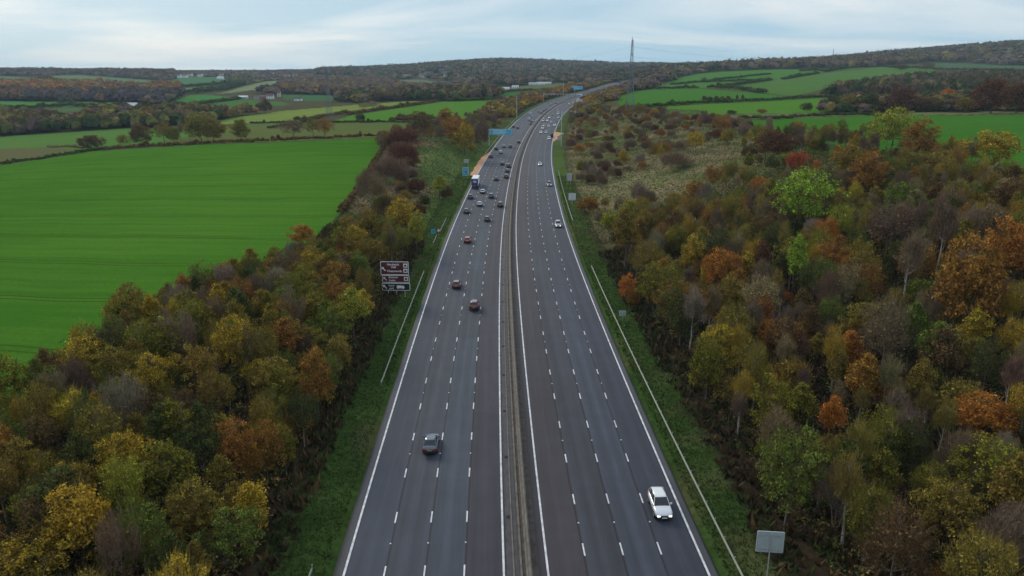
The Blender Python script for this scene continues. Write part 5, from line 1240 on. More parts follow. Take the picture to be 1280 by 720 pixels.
CARS = [
 (541,566,'saloon','dark grey',"dark grey saloon alone in the second lane, nearest car driving away"),
 (594,388,'suv','maroon',"maroon car in the third lane, right one of the pair past the tourist sign"),
 (570,361,'hatch','maroon',"dark maroon car level with the tourist sign, left of the pair"),
 (584,304,'hatch','red',"bright red hatchback in the second lane left of the median"),
 (610,277,'hatch','black',"black car nearest behind the queue, third lane"),
 (587,267,'hatch','dark grey',"grey car with pale roof at the left edge line, nearest of the queue"),
 (587.5,249,'suv','brown',"brown car right behind the blue lorry"),
 (600,258,'hatch','white',"white car in the second lane behind the lorry"),
 (603,242,'hatch','white',"white hatchback passing close beside the blue lorry"),
 (614,248,'suv','dark grey',"grey car in the third lane right of the lorry"),
 (625.5,259,'suv','brown',"dark car in the outside lane beside the median, nearest one"),
 (620,226,'hatch','black',"black car in the third lane level with the lorry roof"),
 (633,223,'suv','maroon',"wine red car in the outside lane, rear of three"),
 (634,215.5,'hatch','brown',"brown car in the outside lane, middle of three"),
 (635.5,209.5,'suv','black',"black car in the outside lane, front of three"),
 (628,206.5,'hatch','black',"black car in the third lane beside the three outside lane cars"),
 (613,197.5,'suv','black',"black car at the left edge beside the orange bay"),
 (626,192,'suv','white',"white car in the second lane past the orange bay"),
 (620,187.5,'suv','black',"black car left of two level with the cantilever post"),
 (630,184.5,'hatch','silver',"silver car between two black ones"),
 (638,184.5,'hatch','black',"black car right of the silver one"),
 (648.5,179,'suv','black',"black car alone beside the median where the bend starts"),
 (638,165.5,'hatch','maroon',"dark red car right of the blue cantilever sign"),
 (642.5,159.5,'suv','black',"black car above the blue cantilever sign, left of two"),
 (648,161,'hatch','black',"black car above the blue cantilever sign, right of two"),
 (661,150.5,'van','white',"white van on the left side of the bend, rear one"),
 (664.6,146.5,'hatch','white',"white car between two white vans on the bend"),
 (663,144,'van','white',"white van at the left edge of the bend, front one"),
 (663.5,153,'hatch','black',"black car behind the rear white van on the bend"),
 (666.5,156,'hatch','dark blue',"dark blue car in the third lane of the bend"),
 (668.5,153,'hatch','silver',"silver car near the median on the bend"),
 (673,140.5,'hatch','silver',"silver car farther along the left side of the bend"),
 (678,142,'hatch','dark grey',"grey car in the middle of a tight trio on the bend"),
 (680,139.5,'hatch','black',"black car ahead in the tight trio on the bend"),
 (684,137.5,'hatch','black',"black car leading the tight trio on the bend"),
 (690,131,'hatch','white',"white car just before the gantry, left one"),
 (692.5,129,'hatch','white',"white car just before the gantry, right one"),
 (698.5,130,'hatch','black',"black car under the gantry, left of two"),
 (703.5,129,'hatch','black',"black car under the gantry, right of two"),
 (709,126.3,'hatch','dark grey',"dark grey car right under the gantry beam"),
 (722,119.5,'van','white',"white van past the gantry on the left carriageway"),
 (738,113.5,'hatch','white',"white car level with the far blue sign"),
 (755.5,107.8,'hatch','silver',"silver car far away before the crest"),
 (826,645,'suv','white',"white car facing the camera, nearest vehicle on the right carriageway"),
 (697,284,'suv','silver',"silver car coming towards us beside the near guard rail gap"),
 (686,232.5,'suv','dark grey',"grey car with pale bonnet coming towards us in the second lane"),
 (674.5,207,'hatch','white',"white car coming alone in the third lane"),
 (686,174.5,'suv','white',"white car with bright headlights beside the right orange bay"),
 (676,166.5,'hatch','white',"white car with black bonnet line leading the oncoming group on the left"),
 (682.5,166.5,'hatch','silver',"silver car right beside the leading oncoming car"),
 (678.5,161,'van','white',"white van second row of the oncoming queue"),
 (685.5,158.5,'hatch','silver',"silver car third row of the oncoming queue, middle"),
 (680.5,157.5,'hatch','dark grey',"grey car third row of the oncoming queue, left"),
 (693,157.5,'hatch','white',"white car third row of the oncoming queue, right"),
 (689,153.5,'hatch','silver',"silver car fourth row of the oncoming queue"),
 (679,151.5,'van','white',"white van in the outside lane of the oncoming queue"),
 (684,151.5,'hatch','white',"white car beside the white van in the oncoming queue"),
 (686.5,148,'suv','white',"white car behind the white van in the outside lane"),
 (691.5,149.5,'hatch','dark grey',"grey car in the third row from the back of the queue"),
 (698,148,'hatch','silver',"silver car in the nearside lane of the bend"),
 (691.5,144.5,'hatch','brown',"brown car near the back of the oncoming queue"),
 (698,142.5,'van','white',"white van in the nearside part of the oncoming bend"),
 (702.5,142.5,'hatch','dark grey',"grey car right of the white van in the oncoming bend"),
 (697.8,138.8,'hatch','maroon',"dark red car at the back of the oncoming queue"),
 (712.5,134.3,'suv','black',"black car beside the white roadside sign back on the right"),
 (711,130.5,'suv','white',"white car coming out from under the gantry"),
 (717,129,'van','white',"white van coming out from under the gantry"),
 (723,124.5,'van','white',"tall white van behind the gantry on the oncoming side"),
 (753.5,115,'hatch','maroon',"dark red car on the far stretch, behind the brown trees"),
 (759,112.3,'van','white',"white van on the far stretch, first of a white group"),
 (764,110.8,'van','white',"white van on the far stretch, second of a white group"),
 (771,108.4,'hatch','silver',"silver car on the far stretch behind the white group"),
 (775,107.5,'van','white',"white van at the back of the far group beside the pylon"),
]
for c in CARS: car_at(*c)

def lorry(px, py, col, boxcol, label, detail=True, side_lane=None):
    p = unproject(px, py)[0]; s, t, _ = st(p[0], p[1]); s = float(s) + 6; side = -1 if t < 0 else 1; t = side * min(LANES, key=lambda q: abs(q - abs(t)))
    x, y, z, tx, ty = [float(v) for v in road(s)]; rz = -math.atan2(tx, ty) + (0 if side < 0 else math.pi)
    e = thing("box_lorry", label, "lorry", tuple(rp(s, t, .01)), rz, None)
    BX = solid("lorry_roof_" + label[:4], boxcol, .5, var=.06); BC = solid("lorry_blue_" + label[:4], col, .45, var=.1)
    obj("trailer_box", MB().box(-1.25, 1.25, -6.5, 4.2, 1.15, 4.0).me("trailer_box", [BX]), e)
    obj("rear_door", MB().box(-1.24, -.02, -6.56, -6.5, 1.2, 3.75).me("rear_door", [BC]), e); obj("rear_door", MB().box(.02, 1.24, -6.56, -6.5, 1.2, 3.75).me("rear_door", [BC]), e)
    V = [(math.cos(a) * .8, -6.575, 2.75 + math.sin(a) * .45) for a in np.linspace(0, 6.283, 20, endpoint=False)]
    obj("round_emblem", mesh("round_emblem", V, [tuple(range(20))], [solid("lorry_emblem", (0.45, 0.42, 0.62), .5)]), e)
    obj("chassis", MB().box(-1.0, 1.0, -6.5, 5.8, .75, 1.12).me("chassis", [TRIM]), e)
    obj("cab", MB().prism([(4.5, .9), (6.6, .9), (6.75, 1.9), (6.45, 2.9), (5.9, 3.4), (4.5, 3.4)], -1.2, 1.2).me("cab", [BC]), e, rot=(0, 0, math.pi / 2) if False else (0, 0, 0)) if False else None
    m = MB(); prof = [(4.5, .9), (6.6, .9), (6.75, 1.9), (6.45, 2.9), (5.9, 3.4), (4.5, 3.4)]
    V = [(-1.2, a, b) for a, b in prof] + [(1.2, a, b) for a, b in prof]; n = 6
    m.add(V, [tuple(range(n)), tuple(range(n, 2 * n))[::-1]] + [(k, k + n, (k + 1) % n + n, (k + 1) % n) for k in range(n)]); obj("cab", m.me("cab", [BC]), e)
    obj("windscreen", MB().add([(-1.1, 6.76, 1.95), (1.1, 6.76, 1.95), (1.05, 6.49, 2.85), (-1.05, 6.49, 2.85)], [(0, 1, 2, 3)]).me("windscreen", [GLASS]), e)
    for sx in (-1, 1):
        obj("tail_light", MB().box(*sorted((sx * .7, sx * 1.15)), -6.58, -6.5, .85, 1.02).me("tail_light", [TAILL]), e)
        for yy in (-5.4, -4.1, -2.8, 5.4):
            w = obj("wheel", MB().cyl((0, 0, 0), (1, 0, 0), .5, .32, 16).me("wheel", [RUBBER]), e, (sx * 1.05, yy, .5)); obj("rim", MB().cyl((0, 0, 0), (1, 0, 0), .28, .34, 10).me("rim", [ALLOY]), w)
    return e
lorry(592, 236, (0.035, 0.035, 0.14), (0.72, 0.72, 0.74), "blue backed lorry with white roof in the nearside lane beside the orange bay")
lorry(724, 122, (0.5, 0.5, 0.5), (0.7, 0.7, 0.7), "white lorry half hidden behind the far gantry")
lorry(775, 103.2, (0.02, 0.02, 0.025), (0.03, 0.03, 0.035), "dark lorry on the crest of the motorway")

# ------------------------------------------------------------------ signs
def text_me(txt, size, mat, align='LEFT'):
    cu = bpy.data.curves.new("lettering", 'FONT'); cu.body = txt; cu.size = size; cu.align_x = align; cu.extrude = .004; cu.resolution_u = 2; cu.offset = size * .018
    o = bpy.data.objects.new("lettering", cu); COL.objects.link(o); bpy.context.view_layer.update()
    me = bpy.data.meshes.new_from_object(o.evaluated_get(bpy.context.evaluated_depsgraph_get())); me.name = "lettering"
    bpy.data.objects.remove(o); me.materials.clear(); me.materials.append(mat); return me
BROWN = solid("sign_brown", (0.085, 0.015, 0.014), .5, var=.06); SWHITE = solid("sign_white", (0.78, 0.78, 0.76), .45, var=.03); SBLACK = solid("sign_black", (0.012, 0.014, 0.016), .5, var=.05)
SBLUE = solid("sign_blue", (0.04, 0.40, 0.60), .45, var=.04); SGREY = solid("sign_back", (0.36, 0.40, 0.40), .6, .2, var=.10); SRED = solid("sign_red", (0.6, 0.02, 0.02), .5)
POST = solid("post_grey", (0.48, 0.50, 0.48), .5, .5)
def rrect(w, h, r, n=4):
    P = []
    for cx, cz, a0 in ((w / 2 - r, h / 2 - r, 0), (-w / 2 + r, h / 2 - r, 90), (-w / 2 + r, -h / 2 + r, 180), (w / 2 - r, -h / 2 + r, 270)):
        for k in range(n + 1): a = R(a0 + 90 * k / n); P.append((cx + math.cos(a) * r, cz + math.sin(a) * r))
    return P
def plate(par, name, w, h, x, z, mat, y0, y1, r=.12):
    P = rrect(w, h, r); return obj(name, MB().prism(P, y0, y1).me(name, [mat]), par, (x, 0, z))
def arrow_ul(par, x, z, s, y):
    P = [(-.5, .5), (.12, .5), (-.10, .28), (.5, -.34), (.34, -.5), (-.28, .10), (-.5, -.12)]
    obj("arrow", MB().prism([(a * s, b * s) for a, b in P], y, y + .01).me("arrow", [SWHITE]), par, (x, 0, z))
def txt(par, t, size, x, z, y, mat=None, align='LEFT'):
    return obj("lettering", text_me(t, size, mat or SWHITE, align), par, (x, y, z), (R(90), 0, 0))
sp = unproject(495, 370)[0]; sx_, sy_ = float(sp[0]), float(sp[1]); gz = float(ground_z(sx_, sy_))
TS = thing("tourist_sign", "tall brown tourist sign above a black lorry park sign on three posts", "road sign", (sx_, sy_, gz), R(-2))
S0, S1 = 0.0, 0.0
for x in (-1.55, .15, 1.85): obj("post", MB().bar((x, .12, -.6), (x, .12, 7.0), .085, 8).me("post", [POST]), TS)
def panel(cx, cz, w, h, mat):
    plate(TS, "sign_border", w, h, cx, cz, SWHITE, -.02, .03, .18); return plate(TS, "sign_panel", w - .22, h - .22, cx, cz, mat, -.032, -.02, .12)
panel(-.05, 5.85, 5.7, 2.75, BROWN); arrow_ul(TS, -2.25, 5.65, .85, -.045)
txt(TS, "Hardwick", .62, -1.55, 6.42, -.04); txt(TS, "Hall", .62, -.75, 5.88, -.04); txt(TS, "Chatsworth", .62, -1.6, 5.05, -.04)
def house_symbol(x, z, s):
    plate(TS, "symbol_tile", s, s, x, z, SWHITE, -.045, -.032, .06)
    m = MB(); m.prism([(-.3 * s, -.3 * s), (.3 * s, -.3 * s), (.3 * s, .08 * s), (0, .32 * s), (-.3 * s, .08 * s)], -.055, -.046); obj("symbol", m.me("symbol", [BROWN]), TS, (x, 0, z))
house_symbol(2.15, 6.42, .82); house_symbol(2.15, 5.35, .82)
panel(.1, 3.62, 5.55, 1.55, BROWN); arrow_ul(TS, -2.05, 3.60, .75, -.045); txt(TS, "Bolsover", .54, -1.35, 3.78, -.04); txt(TS, "Castle", .54, -1.35, 3.15, -.04)
plate(TS, "symbol_tile", .80, .80, 2.2, 3.64, SWHITE, -.045, -.032, .06)
m = MB(); m.box(-.24, .24, -.055, -.046, -.24, .14)
for q in (-.24, -.06, .12): m.box(q, q + .12, -.055, -.046, .14, .26)
obj("symbol", m.me("symbol", [SBLACK]), TS, (2.2, 0, 3.64))
panel(.1, 1.95, 5.75, 1.55, SBLACK); arrow_ul(TS, -2.15, 1.93, .8, -.045); txt(TS, "Lorry", .52, -1.4, 2.06, -.04); txt(TS, "park", .52, -1.3, 1.48, -.04)
m = MB(); m.box(-.75, .25, -.05, -.036, -.22, .30); m.prism([(.30, -.22), (.80, -.22), (.80, .02), (.66, .24), (.30, .24)], -.05, -.036); m.box(-.75, .80, -.05, -.036, -.29, -.24)
for q in (-.5, .55): m.prism([(q + math.cos(a) * .12, -.33 + math.sin(a) * .12) for a in np.linspace(0, 6.28, 12, endpoint=False)], -.052, -.037)
obj("lorry_symbol", m.me("lorry_symbol", [SWHITE]), TS, (1.0, 0, 1.95), )

def back_sign(px, py, w, h, z0, label, rz, npost=1, mat=None, ribs=True):
    p = unproject(px, py)[0]; x, y = float(p[0]), float(p[1]); e = thing("road_sign", label, "road sign", (x, y, float(ground_z(x, y))), rz)
    # -Y is the side towards the camera: the back of a sign meant for oncoming traffic
    obj("sign_panel", MB().prism(rrect(w, h, .1), -.02, .03).me("sign_panel", [mat or SGREY]), e, (0, 0, z0 + h / 2))
    for q in ((0,) if npost == 1 else (-w * .28, w * .28)): obj("post", MB().bar((q, -.09, -.5), (q, -.09, z0 + h - .12), .055, 8).me("post", [POST]), e)
    if ribs:
        for zz in (z0 + .3, z0 + h - .35): obj("stiffener", MB().box(-w * .46, w * .46, -.055, -.02, zz - .03, zz + .03).me("stiffener", [STEEL]), e)
    obj("sign_rim", MB().prism(rrect(w + .05, h + .05, .12), .03, .045).me("sign_rim", [SWHITE]), e, (0, 0, z0 + h / 2))
    return e
back_sign(957, 733, 2.3, 2.05, 3.5, "large pale grey sign back on one post in the bottom right verge", R(-6))
back_sign(715, 257, 2.4, 2.3, 1.9, "square white sign back by the right verge, nearer one", R(-3), mat=solid("pale_back", (.55, .57, .56), .5))
back_sign(711.5, 231, 2.0, 3.0, 1.6, "narrow grey two panel sign back behind the square white one", R(-3), 2)
back_sign(778, 401, 1.2, 1.0, .9, "small grey sign back low on the right verge", R(-4))
back_sign(716, 148, 5, 4, 2.0, "white sign back on the right where the bend tightens", R(8), 2)
back_sign(724, 136, 6, 5.5, 3.0, "large pale sign back beyond the gantry", R(10), 2, solid("pale_back", (.55, .57, .56), .5))
back_sign(699, 177, 2.2, 2.6, .8, "pale sign beside the right orange bay", R(3))
# small signs facing us on the left verge
e_p = unproject(541.5, 294)[0]; e = thing("marker_sign", "small blue square sign on the left verge beside a triangle sign", "road sign", (float(e_p[0]), float(e_p[1]), float(e_p[2])), 0, scale=.62)
obj("post", MB().bar((0, .05, -.4), (0, .05, 2.7), .05, 8).me("post", [POST]), e); obj("sign_panel", MB().prism(rrect(2.0, 2.0, .1), -.02, .03).me("sign_panel", [SBLUE]), e, (0, 0, 1.8))
obj("symbol", MB().box(-.18, .18, -.03, -.021, -.5, .5).me("symbol", [solid("sign_navy", (.01, .08, .3), .5)]), e, (.15, 0, 1.75))
x0, y0 = float(e_p[0]) + 1.5, float(e_p[1]) + .4
e = thing("triangle_sign", "small red edged triangle sign right of the blue square sign", "road sign", (x0, y0, float(ground_z(x0, y0))), 0, scale=.72)
obj("post", MB().bar((0, .05, -.4), (0, .05, 2.6), .05, 8).me("post", [POST]), e); obj("sign_panel", MB().prism([(-.85, 0), (.85, 0), (0, 1.5)], -.02, .03).me("sign_panel", [SRED]), e, (0, 0, 1.4)); obj("sign_face", MB().prism([(-.62, .13), (.62, .13), (0, 1.24)], -.03, -.021).me("sign_face", [SWHITE]), e, (0, 0, 1.4))
# refuge area sign
e_p = unproject(582, 223)[0]; e = thing("refuge_sign", "blue square refuge sign with red telephone symbol left of the orange bay", "road sign", (float(e_p[0]), float(e_p[1]), float(e_p[2])), 0)
for q in (-.7, .7): obj("post", MB().bar((q, .08, -.4), (q, .08, 4.3), .06, 8).me("post", [POST]), e)
obj("sign_panel", MB().prism(rrect(2.3, 3.2, .12), -.02, .03).me("sign_panel", [SBLUE]), e, (0, 0, 2.9)); obj("sign_border", MB().prism(rrect(2.5, 3.4, .14), .03, .05).me("sign_border", [SWHITE]), e, (0, 0, 2.9))
obj("symbol", MB().prism([(math.cos(a) * .5, math.sin(a) * .5) for a in np.linspace(0, 6.28, 14, endpoint=False)], -.032, -.021).me("symbol", [SRED]), e, (.2, 0, 2.7))
back_sign(583, 209, 2.4, 1.6, 2.0, "pair of small grey plates above the blue refuge sign", 0, 2)

def flow(par, w, h, z, y, x=0, rows=3, seed=0):
    rn = random.Random(seed); m = MB()
    for r_ in range(rows):
        zz = z + h * (.30 - .6 * r_ / max(1, rows - 1)); xx = -w * .42
        while xx < w * (.25 + .1 * (r_ % 2)):
            ww = rn.uniform(.35, .7); m.box(x + xx, x + xx + ww, y - .012, y, zz - h * .07, zz + h * .07); xx += ww + .18
    obj("legend", m.me("legend", [SWHITE]), par, kind="stuff")
# cantilever direction sign over the nearside lanes
p = rp(452, -20.3); e = thing("cantilever_sign", "big blue direction sign hanging from a cantilever arm over the left carriageway", "road sign", (float(p[0]), float(p[1]), float(ground_z(p[0], p[1]))), R(-3.5))
obj("mast", MB().box(-.28, .28, -.28, .28, -.5, 9.6).me("mast", [POST]), e); obj("arm", MB().box(-.28, 6.2, -.22, .22, 9.0, 9.62).me("arm", [POST]), e)
obj("sign_panel", MB().prism(rrect(12.2, 3.1, .25), -.45, -.33).me("sign_panel", [SBLUE]), e, (6.9, 0, 7.9)); obj("sign_border", MB().prism(rrect(12.45, 3.35, .3), -.33, -.30).me("sign_border", [SWHITE]), e, (6.9, 0, 7.9))
flow(e, 10.6, 2.5, 7.9, -.452, 6.9, 3, 4)
# gantry
def gantry(s, label, left=True):
    a = rp(s, -21.5); b = rp(s, 21.5); x, y, z, tx, ty = [float(v) for v in road(s)]; rz = -math.atan2(tx, ty)
    e = thing("gantry", label, "gantry", (x, y, z), rz)
    for q in (-21.5, 21.5):
        m = MB()
        for dy in (-.5, .5): m.box(q - .2, q + .2, dy - .2, dy + .2, -2.5, 8.6)
        for k in range(6): m.bar((q, -.5, .3 + k * 1.35), (q, .5, 1.6 + k * 1.35), .08, 4)
        obj("gantry_leg", m.me("gantry_leg", [POST]), e)
    m = MB()
    for dy in (-.7, .7):
        for zz in (7.6, 8.9): m.box(-21.8, 21.8, dy - .12, dy + .12, zz - .12, zz + .12)
    for k in range(24): xx = -21.5 + k * 43 / 24; m.bar((xx, -.7, 7.6), (xx + .9, -.7, 8.9), .07, 4); m.bar((xx + .9, -.7, 8.9), (xx + 1.79, -.7, 7.6), .07, 4)
    obj("beam", m.me("beam", [POST]), e)
    for k in range(4):
        xx = -14.8 + 3.65 * k; obj("lane_signal", MB().box(xx - .85, xx + .85, -1.0, -.85, 5.9, 7.7).me("lane_signal", [SBLACK]), e)
        xx = 4 + 3.65 * k; obj("lane_signal_back", MB().box(xx - .85, xx + .85, .85, 1.3, 5.9, 7.7).me("lane_signal_back", [SGREY]), e)
    return e
gantry(858, "portal gantry with lane signals spanning both carriageways in the distance")
p = rp(1075, -22); e = thing("cantilever_sign", "farther blue direction sign beyond the gantry at the left edge", "road sign", (float(p[0]), float(p[1]), float(ground_z(p[0], p[1]))), R(-8))
obj("mast", MB().box(-.35, .35, -.3, .3, -.5, 8).me("mast", [POST]), e); obj("sign_panel", MB().prism(rrect(16, 4.4, .25), -.5, -.33).me("sign_panel", [SBLUE]), e, (3, 0, 6.0)); obj("sign_border", MB().prism(rrect(16.3, 4.7, .3), -.33, -.3).me("sign_border", [SWHITE]), e, (3, 0, 6.0)); flow(e, 13, 3.6, 6.0, -.502, 3, 2, 7)
# tall masts
def mast(px, pb, pt, label):
    p = unproject(px, pb)[0]; d_ = project(p)[2]; h = (pb - pt) * d_ / F_PX / .963; e = thing("camera_mast", label, "mast", (float(p[0]), float(p[1]), float(p[2])), 0)
    obj("pole", MB().bar((0, 0, -.5), (0, 0, h), .28, 8, .17).me("pole", [POST]), e); obj("camera", MB().box(-.5, .5, -.3, .3, h, h + .6).me("camera", [SGREY]), e)
mast(646, 148, 123, "tall pale camera mast on the left verge of the bend")
mast(704, 119.5, 105, "farther camera mast beyond the gantry on the left")
mast(701.5, 183, 144, "tall pale mast beside the right orange bay")
mast(612, 104, 87, "tiny white mast on the far wooded slope")

# ------------------------------------------------------------------ pylons and wires
PYL = solid("pylon_steel", (0.16, 0.18, 0.20), .6, .4)
def pylon(px, pb, pt, label, rz, spread=.115):
    p = unproject(px, pb)[0]; d_ = project(p)[2]; h = (pb - pt) * d_ / F_PX / .963; x, y, z = map(float, p); e = thing("pylon", label, "pylon", (x, y, z), rz)
    k_ = h / 50; b0 = h * spread * .5; r = .16 * k_
    def w(zz): f = zz / h; return b0 * (1 - f / .62) + b0 * .34 * (f / .62) if f < .62 else b0 * .34 * (1 - (f - .62) / .38 * .62)
    for sx in (-1, 1):
        for sy in (-1, 1):
            m = MB(); zs = [0, h * .62, h * .96]
            for a, b in zip(zs[:-1], zs[1:]): m.bar((sx * w(a), sy * w(a), a - (.5 if a == 0 else 0)), (sx * w(b), sy * w(b), b), r, 5)
            obj("leg", m.me("leg", [PYL]), e)
    m = MB(); zs = [h * f for f in (0, .14, .26, .36, .45, .53, .60, .67, .74, .80, .86, .91, .96)]
    for a, b in zip(zs[:-1], zs[1:]):
        for q in range(4):
            c = [(-1, -1), (1, -1), (1, 1), (-1, 1)]; p0, p1 = c[q], c[(q + 1) % 4]; wa, wb = w(a), w(b)
            m.bar((p0[0] * wa, p0[1] * wa, a), (p1[0] * wb, p1[1] * wb, b), r * .5, 4); m.bar((p1[0] * wa, p1[1] * wa, a), (p0[0] * wb, p0[1] * wb, b), r * .5, 4); m.bar((p0[0] * wb, p0[1] * wb, b), (p1[0] * wb, p1[1] * wb, b), r * .5, 4)
    obj("bracing", m.me("bracing", [PYL]), e)
    tips = []
    for f, ln in ((.64, .15), (.77, .19), (.90, .13)):
        zz = h * f; L2 = ln * h; m = MB(); ww = w(zz)
        for sx in (-1, 1):
            for sy in (-1, 1): m.bar((sx * ww, sy * ww, zz), (sx * L2, 0, zz + .3), r * .6, 4); m.bar((sx * ww * .9, sy * ww * .9, zz + h * .035), (sx * L2, 0, zz + .3), r * .5, 4)
            m.bar((sx * L2, 0, zz + .3), (sx * L2, 0, zz - h * .03), r * .7, 5); tips.append((sx * L2, zz - h * .03))
        obj("cross_arm", m.me("cross_arm", [PYL]), e)
    m = MB(); m.bar((0, 0, h * .94), (0, 0, h), r * .9, 5); obj("peak", m.me("peak", [PYL]), e); tips.append((0, h))
    return [Matrix.Translation((x, y, z)) @ Matrix.Rotation(rz, 4, 'Z') @ Vector((a, 0, b)) for a, b in tips]
RZ = R(78)
tA = pylon(787, 141, 54, "tall lattice pylon standing right of the distant motorway", RZ)
tB = pylon(412, 149, 88, "faint lattice pylon in the fields left of centre", RZ)
tC = pylon(1040, 81, 62, "small distant pylon on the right hand skyline", RZ)
WIRE = solid("wire", (0.12, 0.13, 0.14), .6, .3)
def wires(A, B, label, sag, rad=.03):
    m = MB()
    for a, b in zip(A, B):
        prev = None
        for k in range(13):
            f = k / 12; q = a.lerp(b, f); q.z -= sag * 4 * f * (1 - f)
            if prev is not None: m.bar(prev, q, rad, 3)
            prev = q
    thing("power_lines", label, "power lines", me=m.me("power_lines", [WIRE]))
wires(tA, tC, "thin power lines sagging from the tall pylon to the right skyline", 14)
wires(tB, tA, "thin power lines crossing the motorway between the two lattice pylons", 9, .018)

# ------------------------------------------------------------------ buildings
WALLW = solid("white_render", (0.72, 0.72, 0.70), .8); WALLB = solid("brick", (0.26, 0.14, 0.10), .9, var=.25); WALLC = solid("cream_render", (0.5, 0.46, 0.38), .8); ROOFS = solid("slate_roof", (0.075, 0.07, 0.08), .8, var=.2); ROOFT = solid("tile_roof", (0.15, 0.07, 0.055), .85, var=.2); SHED = solid("pale_sheeting", (0.48, 0.52, 0.56), .5, .2); WIN = solid("window_glass", (0.03, 0.035, 0.045), .15)
def house(px, py, w, h, dpt, wall, roof, label, rz=0.0, chim=True, nwin=3, group=None, name="house", cat="house"):
    p = unproject(px, py)[0]; x, y, z = map(float, p); e = thing(name, label, cat, (x, y, z - .3), rz, group); wh = h * .62
    obj("wall", MB().box(-w / 2, w / 2, -dpt / 2, dpt / 2, -1.5, wh).add([(-w / 2, -dpt / 2, wh), (-w / 2, dpt / 2, wh), (-w / 2, 0, h - .1), (w / 2, -dpt / 2, wh), (w / 2, dpt / 2, wh), (w / 2, 0, h - .1)], [(0, 2, 1), (3, 4, 5)]).me("wall", [wall]), e)
    m = MB(); o = .35
    m.add([(-w / 2 - o, -dpt / 2 - o, wh - .2), (w / 2 + o, -dpt / 2 - o, wh - .2), (w / 2 + o, 0, h), (-w / 2 - o, 0, h), (w / 2 + o, dpt / 2 + o, wh - .2), (-w / 2 - o, dpt / 2 + o, wh - .2), (-w / 2 - o, -dpt / 2 - o, wh), (w / 2 + o, -dpt / 2 - o, wh), (w / 2 + o, 0, h + .2), (-w / 2 - o, 0, h + .2), (w / 2 + o, dpt / 2 + o, wh), (-w / 2 - o, dpt / 2 + o, wh)], [(0, 1, 2, 3), (3, 2, 4, 5), (6, 7, 8, 9), (9, 8, 10, 11), (0, 1, 7, 6), (5, 4, 10, 11)])
    rf = obj("roof", m.me("roof", [roof]), e)
    if chim: obj("chimney", MB().box(w * .3, w * .3 + .9, -.4, .4, h - .8, h + 1.2).me("chimney", [WALLB]), rf)
    fl = 2 if wh > 4 else 1
    for r_ in range(fl):
        for k in range(nwin):
            xx = -w / 2 + w * (k + .5) / nwin; zz = wh * (r_ + .5) / fl; obj("window", MB().box(xx - .6, xx + .6, -dpt / 2 - .06, -dpt / 2 + .02, zz - .6, zz + .6).me("window", [WIN]), e)
    return e
house(338, 123.8, 10, 8.5, 8, WALLW, ROOFT, "bright white farmhouse in the far fields on the left", .1)
house(330, 123.8, 11, 6, 8, WALLB, ROOFT, "red roofed farm building left of the white farmhouse", .05)
house(322, 123.8, 10, 5, 8, WALLC, ROOFS, "cream low farm building farthest left of the farm", .1, False)
house(304, 123.5, 15, 5, 8, SHED, SHED, "pale low shed left of the farm", .1, False, 2, name="shed", cat="shed")
house(349, 121, 5, 11, 5, WALLC, ROOFT, "small yellowish tower like house right of the farmhouse", 0, False, 1)
house(373, 126, 11, 5, 6, WALLW, ROOFS, "small white cottage below the trees right of the farm", 0, False, 2)
house(278, 99, 28, 7.5, 10, WALLW, SHED, "white long house on the edge of the left skyline village", .1)
house(164, 136.5, 15, 8, 9, SHED, SHED, "pale barn in the valley trees on the left", .3, False, 2, name="barn", cat="barn")
house(176, 137.5, 22, 6, 9, SHED, SHED, "long pale barn right of the first valley barn", .1, False, 2, name="barn", cat="barn")
house(154, 147, 12, 8, 9, WALLW, ROOFS, "white house among the valley trees", .4, False, 2)
rn = random.Random(5)
vil = VIL
DESC = ('white', 'brick', 'cream')
for i, (x, y) in enumerate(vil):
    k = rn.randrange(3); wv = rn.uniform(14, 24)
    house(x, y + 1.5, wv, rn.uniform(9, 12), 10, (WALLW, WALLB, WALLC)[k], (ROOFS, ROOFT)[rn.randrange(2)], f"{DESC[k]} village house {'at the left end' if i < 4 else 'left of the long white house' if i < 7 else 'by the long white house' if i < 9 else 'right of the long white house' if i < 14 else 'at the right end'} of the left skyline village", rn.uniform(-.5, .5), True, 3, "houses of the left skyline village")
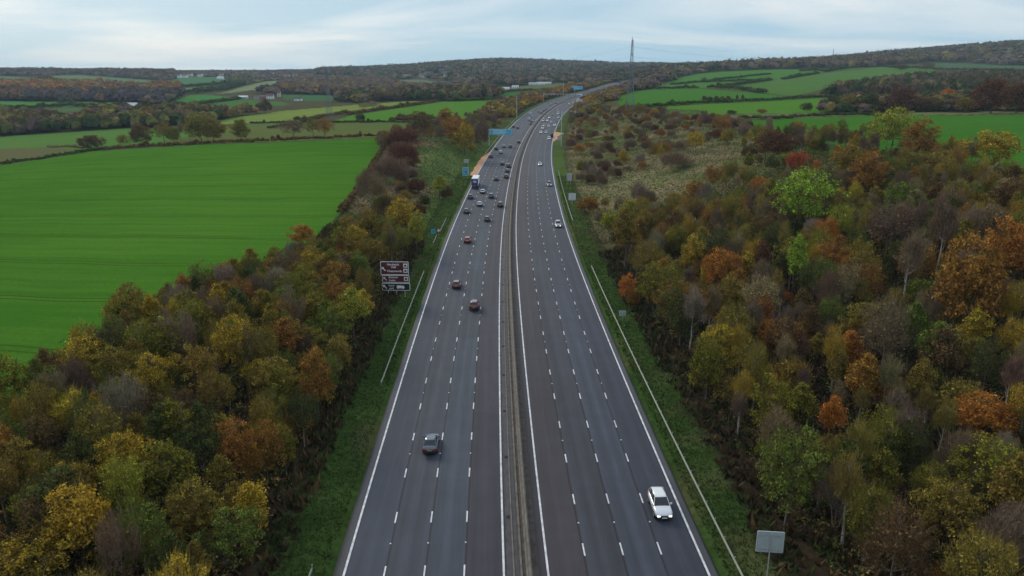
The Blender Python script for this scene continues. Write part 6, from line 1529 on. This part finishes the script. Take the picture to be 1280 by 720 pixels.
for i in range(14):
    x, y = VIL2[i]; k = rn.randrange(3)
    house(x, y, rn.uniform(15, 26), rn.uniform(10, 13), 11, (WALLW, WALLC, WALLC)[k], (ROOFS, ROOFT)[rn.randrange(2)], f"pale house in the cluster on the far central hillside", rn.uniform(-.5, .5), True, 3, "houses on the far central hillside")
for x, y, w, l in ((630,112.5,18,"white barn by the trees above the small green field"), (671,106,34,"long white glasshouse like shed, left of the row"), (680,105.3,30,"long white shed, right of the row"), (644,110,12,"small pale shed on the lane above the small green field"), (731,101.5,30,"white building at the end of the pale lane")):
    house(x, y, w, 5, 9, WALLW, SHED, l, .05, False, 3, name="shed", cat="shed")
for x, y, w, l in ((1226,72,20,"white house among the ridge trees on the right"), (1272,72,26,"pale house at the right end of the ridge"), (1243,75,16,"cream house among the ridge trees, right of the white one")):
    house(x, y, w, 10, 9, WALLW if 'white' in l else WALLC, ROOFS, l, .2)
for x, y in ((797,101.5), (804,100.8), (811,101.2), (817,100.6)):
    house(x, y + 1, 16, 8, 9, WALLC, ROOFS, "pale roofed building beyond the crest of the motorway", rn.uniform(-.3, .3), False, 2, "buildings beyond the motorway crest")
# pale lane toward the white building
tv = unproject([701, 712, 722, 731], [103.2, 102.4, 101.8, 101.3]); V = []; 
for q in tv: V += [(q[0], q[1] - 5, ground_z(q[0], q[1] - 5) + .5), (q[0], q[1] + 5, ground_z(q[0], q[1] + 5) + .5)]
obj("farm_lane", mesh("farm_lane", V, [(2 * i, 2 * i + 2, 2 * i + 3, 2 * i + 1) for i in range(3)], [solid("pale_gravel", (.42, .36, .32), .9)]), kind="structure")

# ------------------------------------------------------------------ haze
hz = bpy.data.materials.new("haze"); hz.use_nodes = True; nt = hz.node_tree
for n in list(nt.nodes): nt.nodes.remove(n)
ho = nt.nodes.new("ShaderNodeOutputMaterial"); pv = nt.nodes.new("ShaderNodeVolumePrincipled"); pv.inputs["Color"].default_value = (0.60, 0.82, 1.0, 1); pv.inputs["Density"].default_value = 0.000068
nt.links.new(pv.outputs[0], ho.inputs["Volume"])
zmin = float(GZ.min()) - 3; obj("haze", MB().box(-6450, 6450, -200, 6250, zmin, max(190.0, float(GZ.max()) + 25)).me("haze", [hz]), kind="stuff", label="thin blue air haze over the valley")
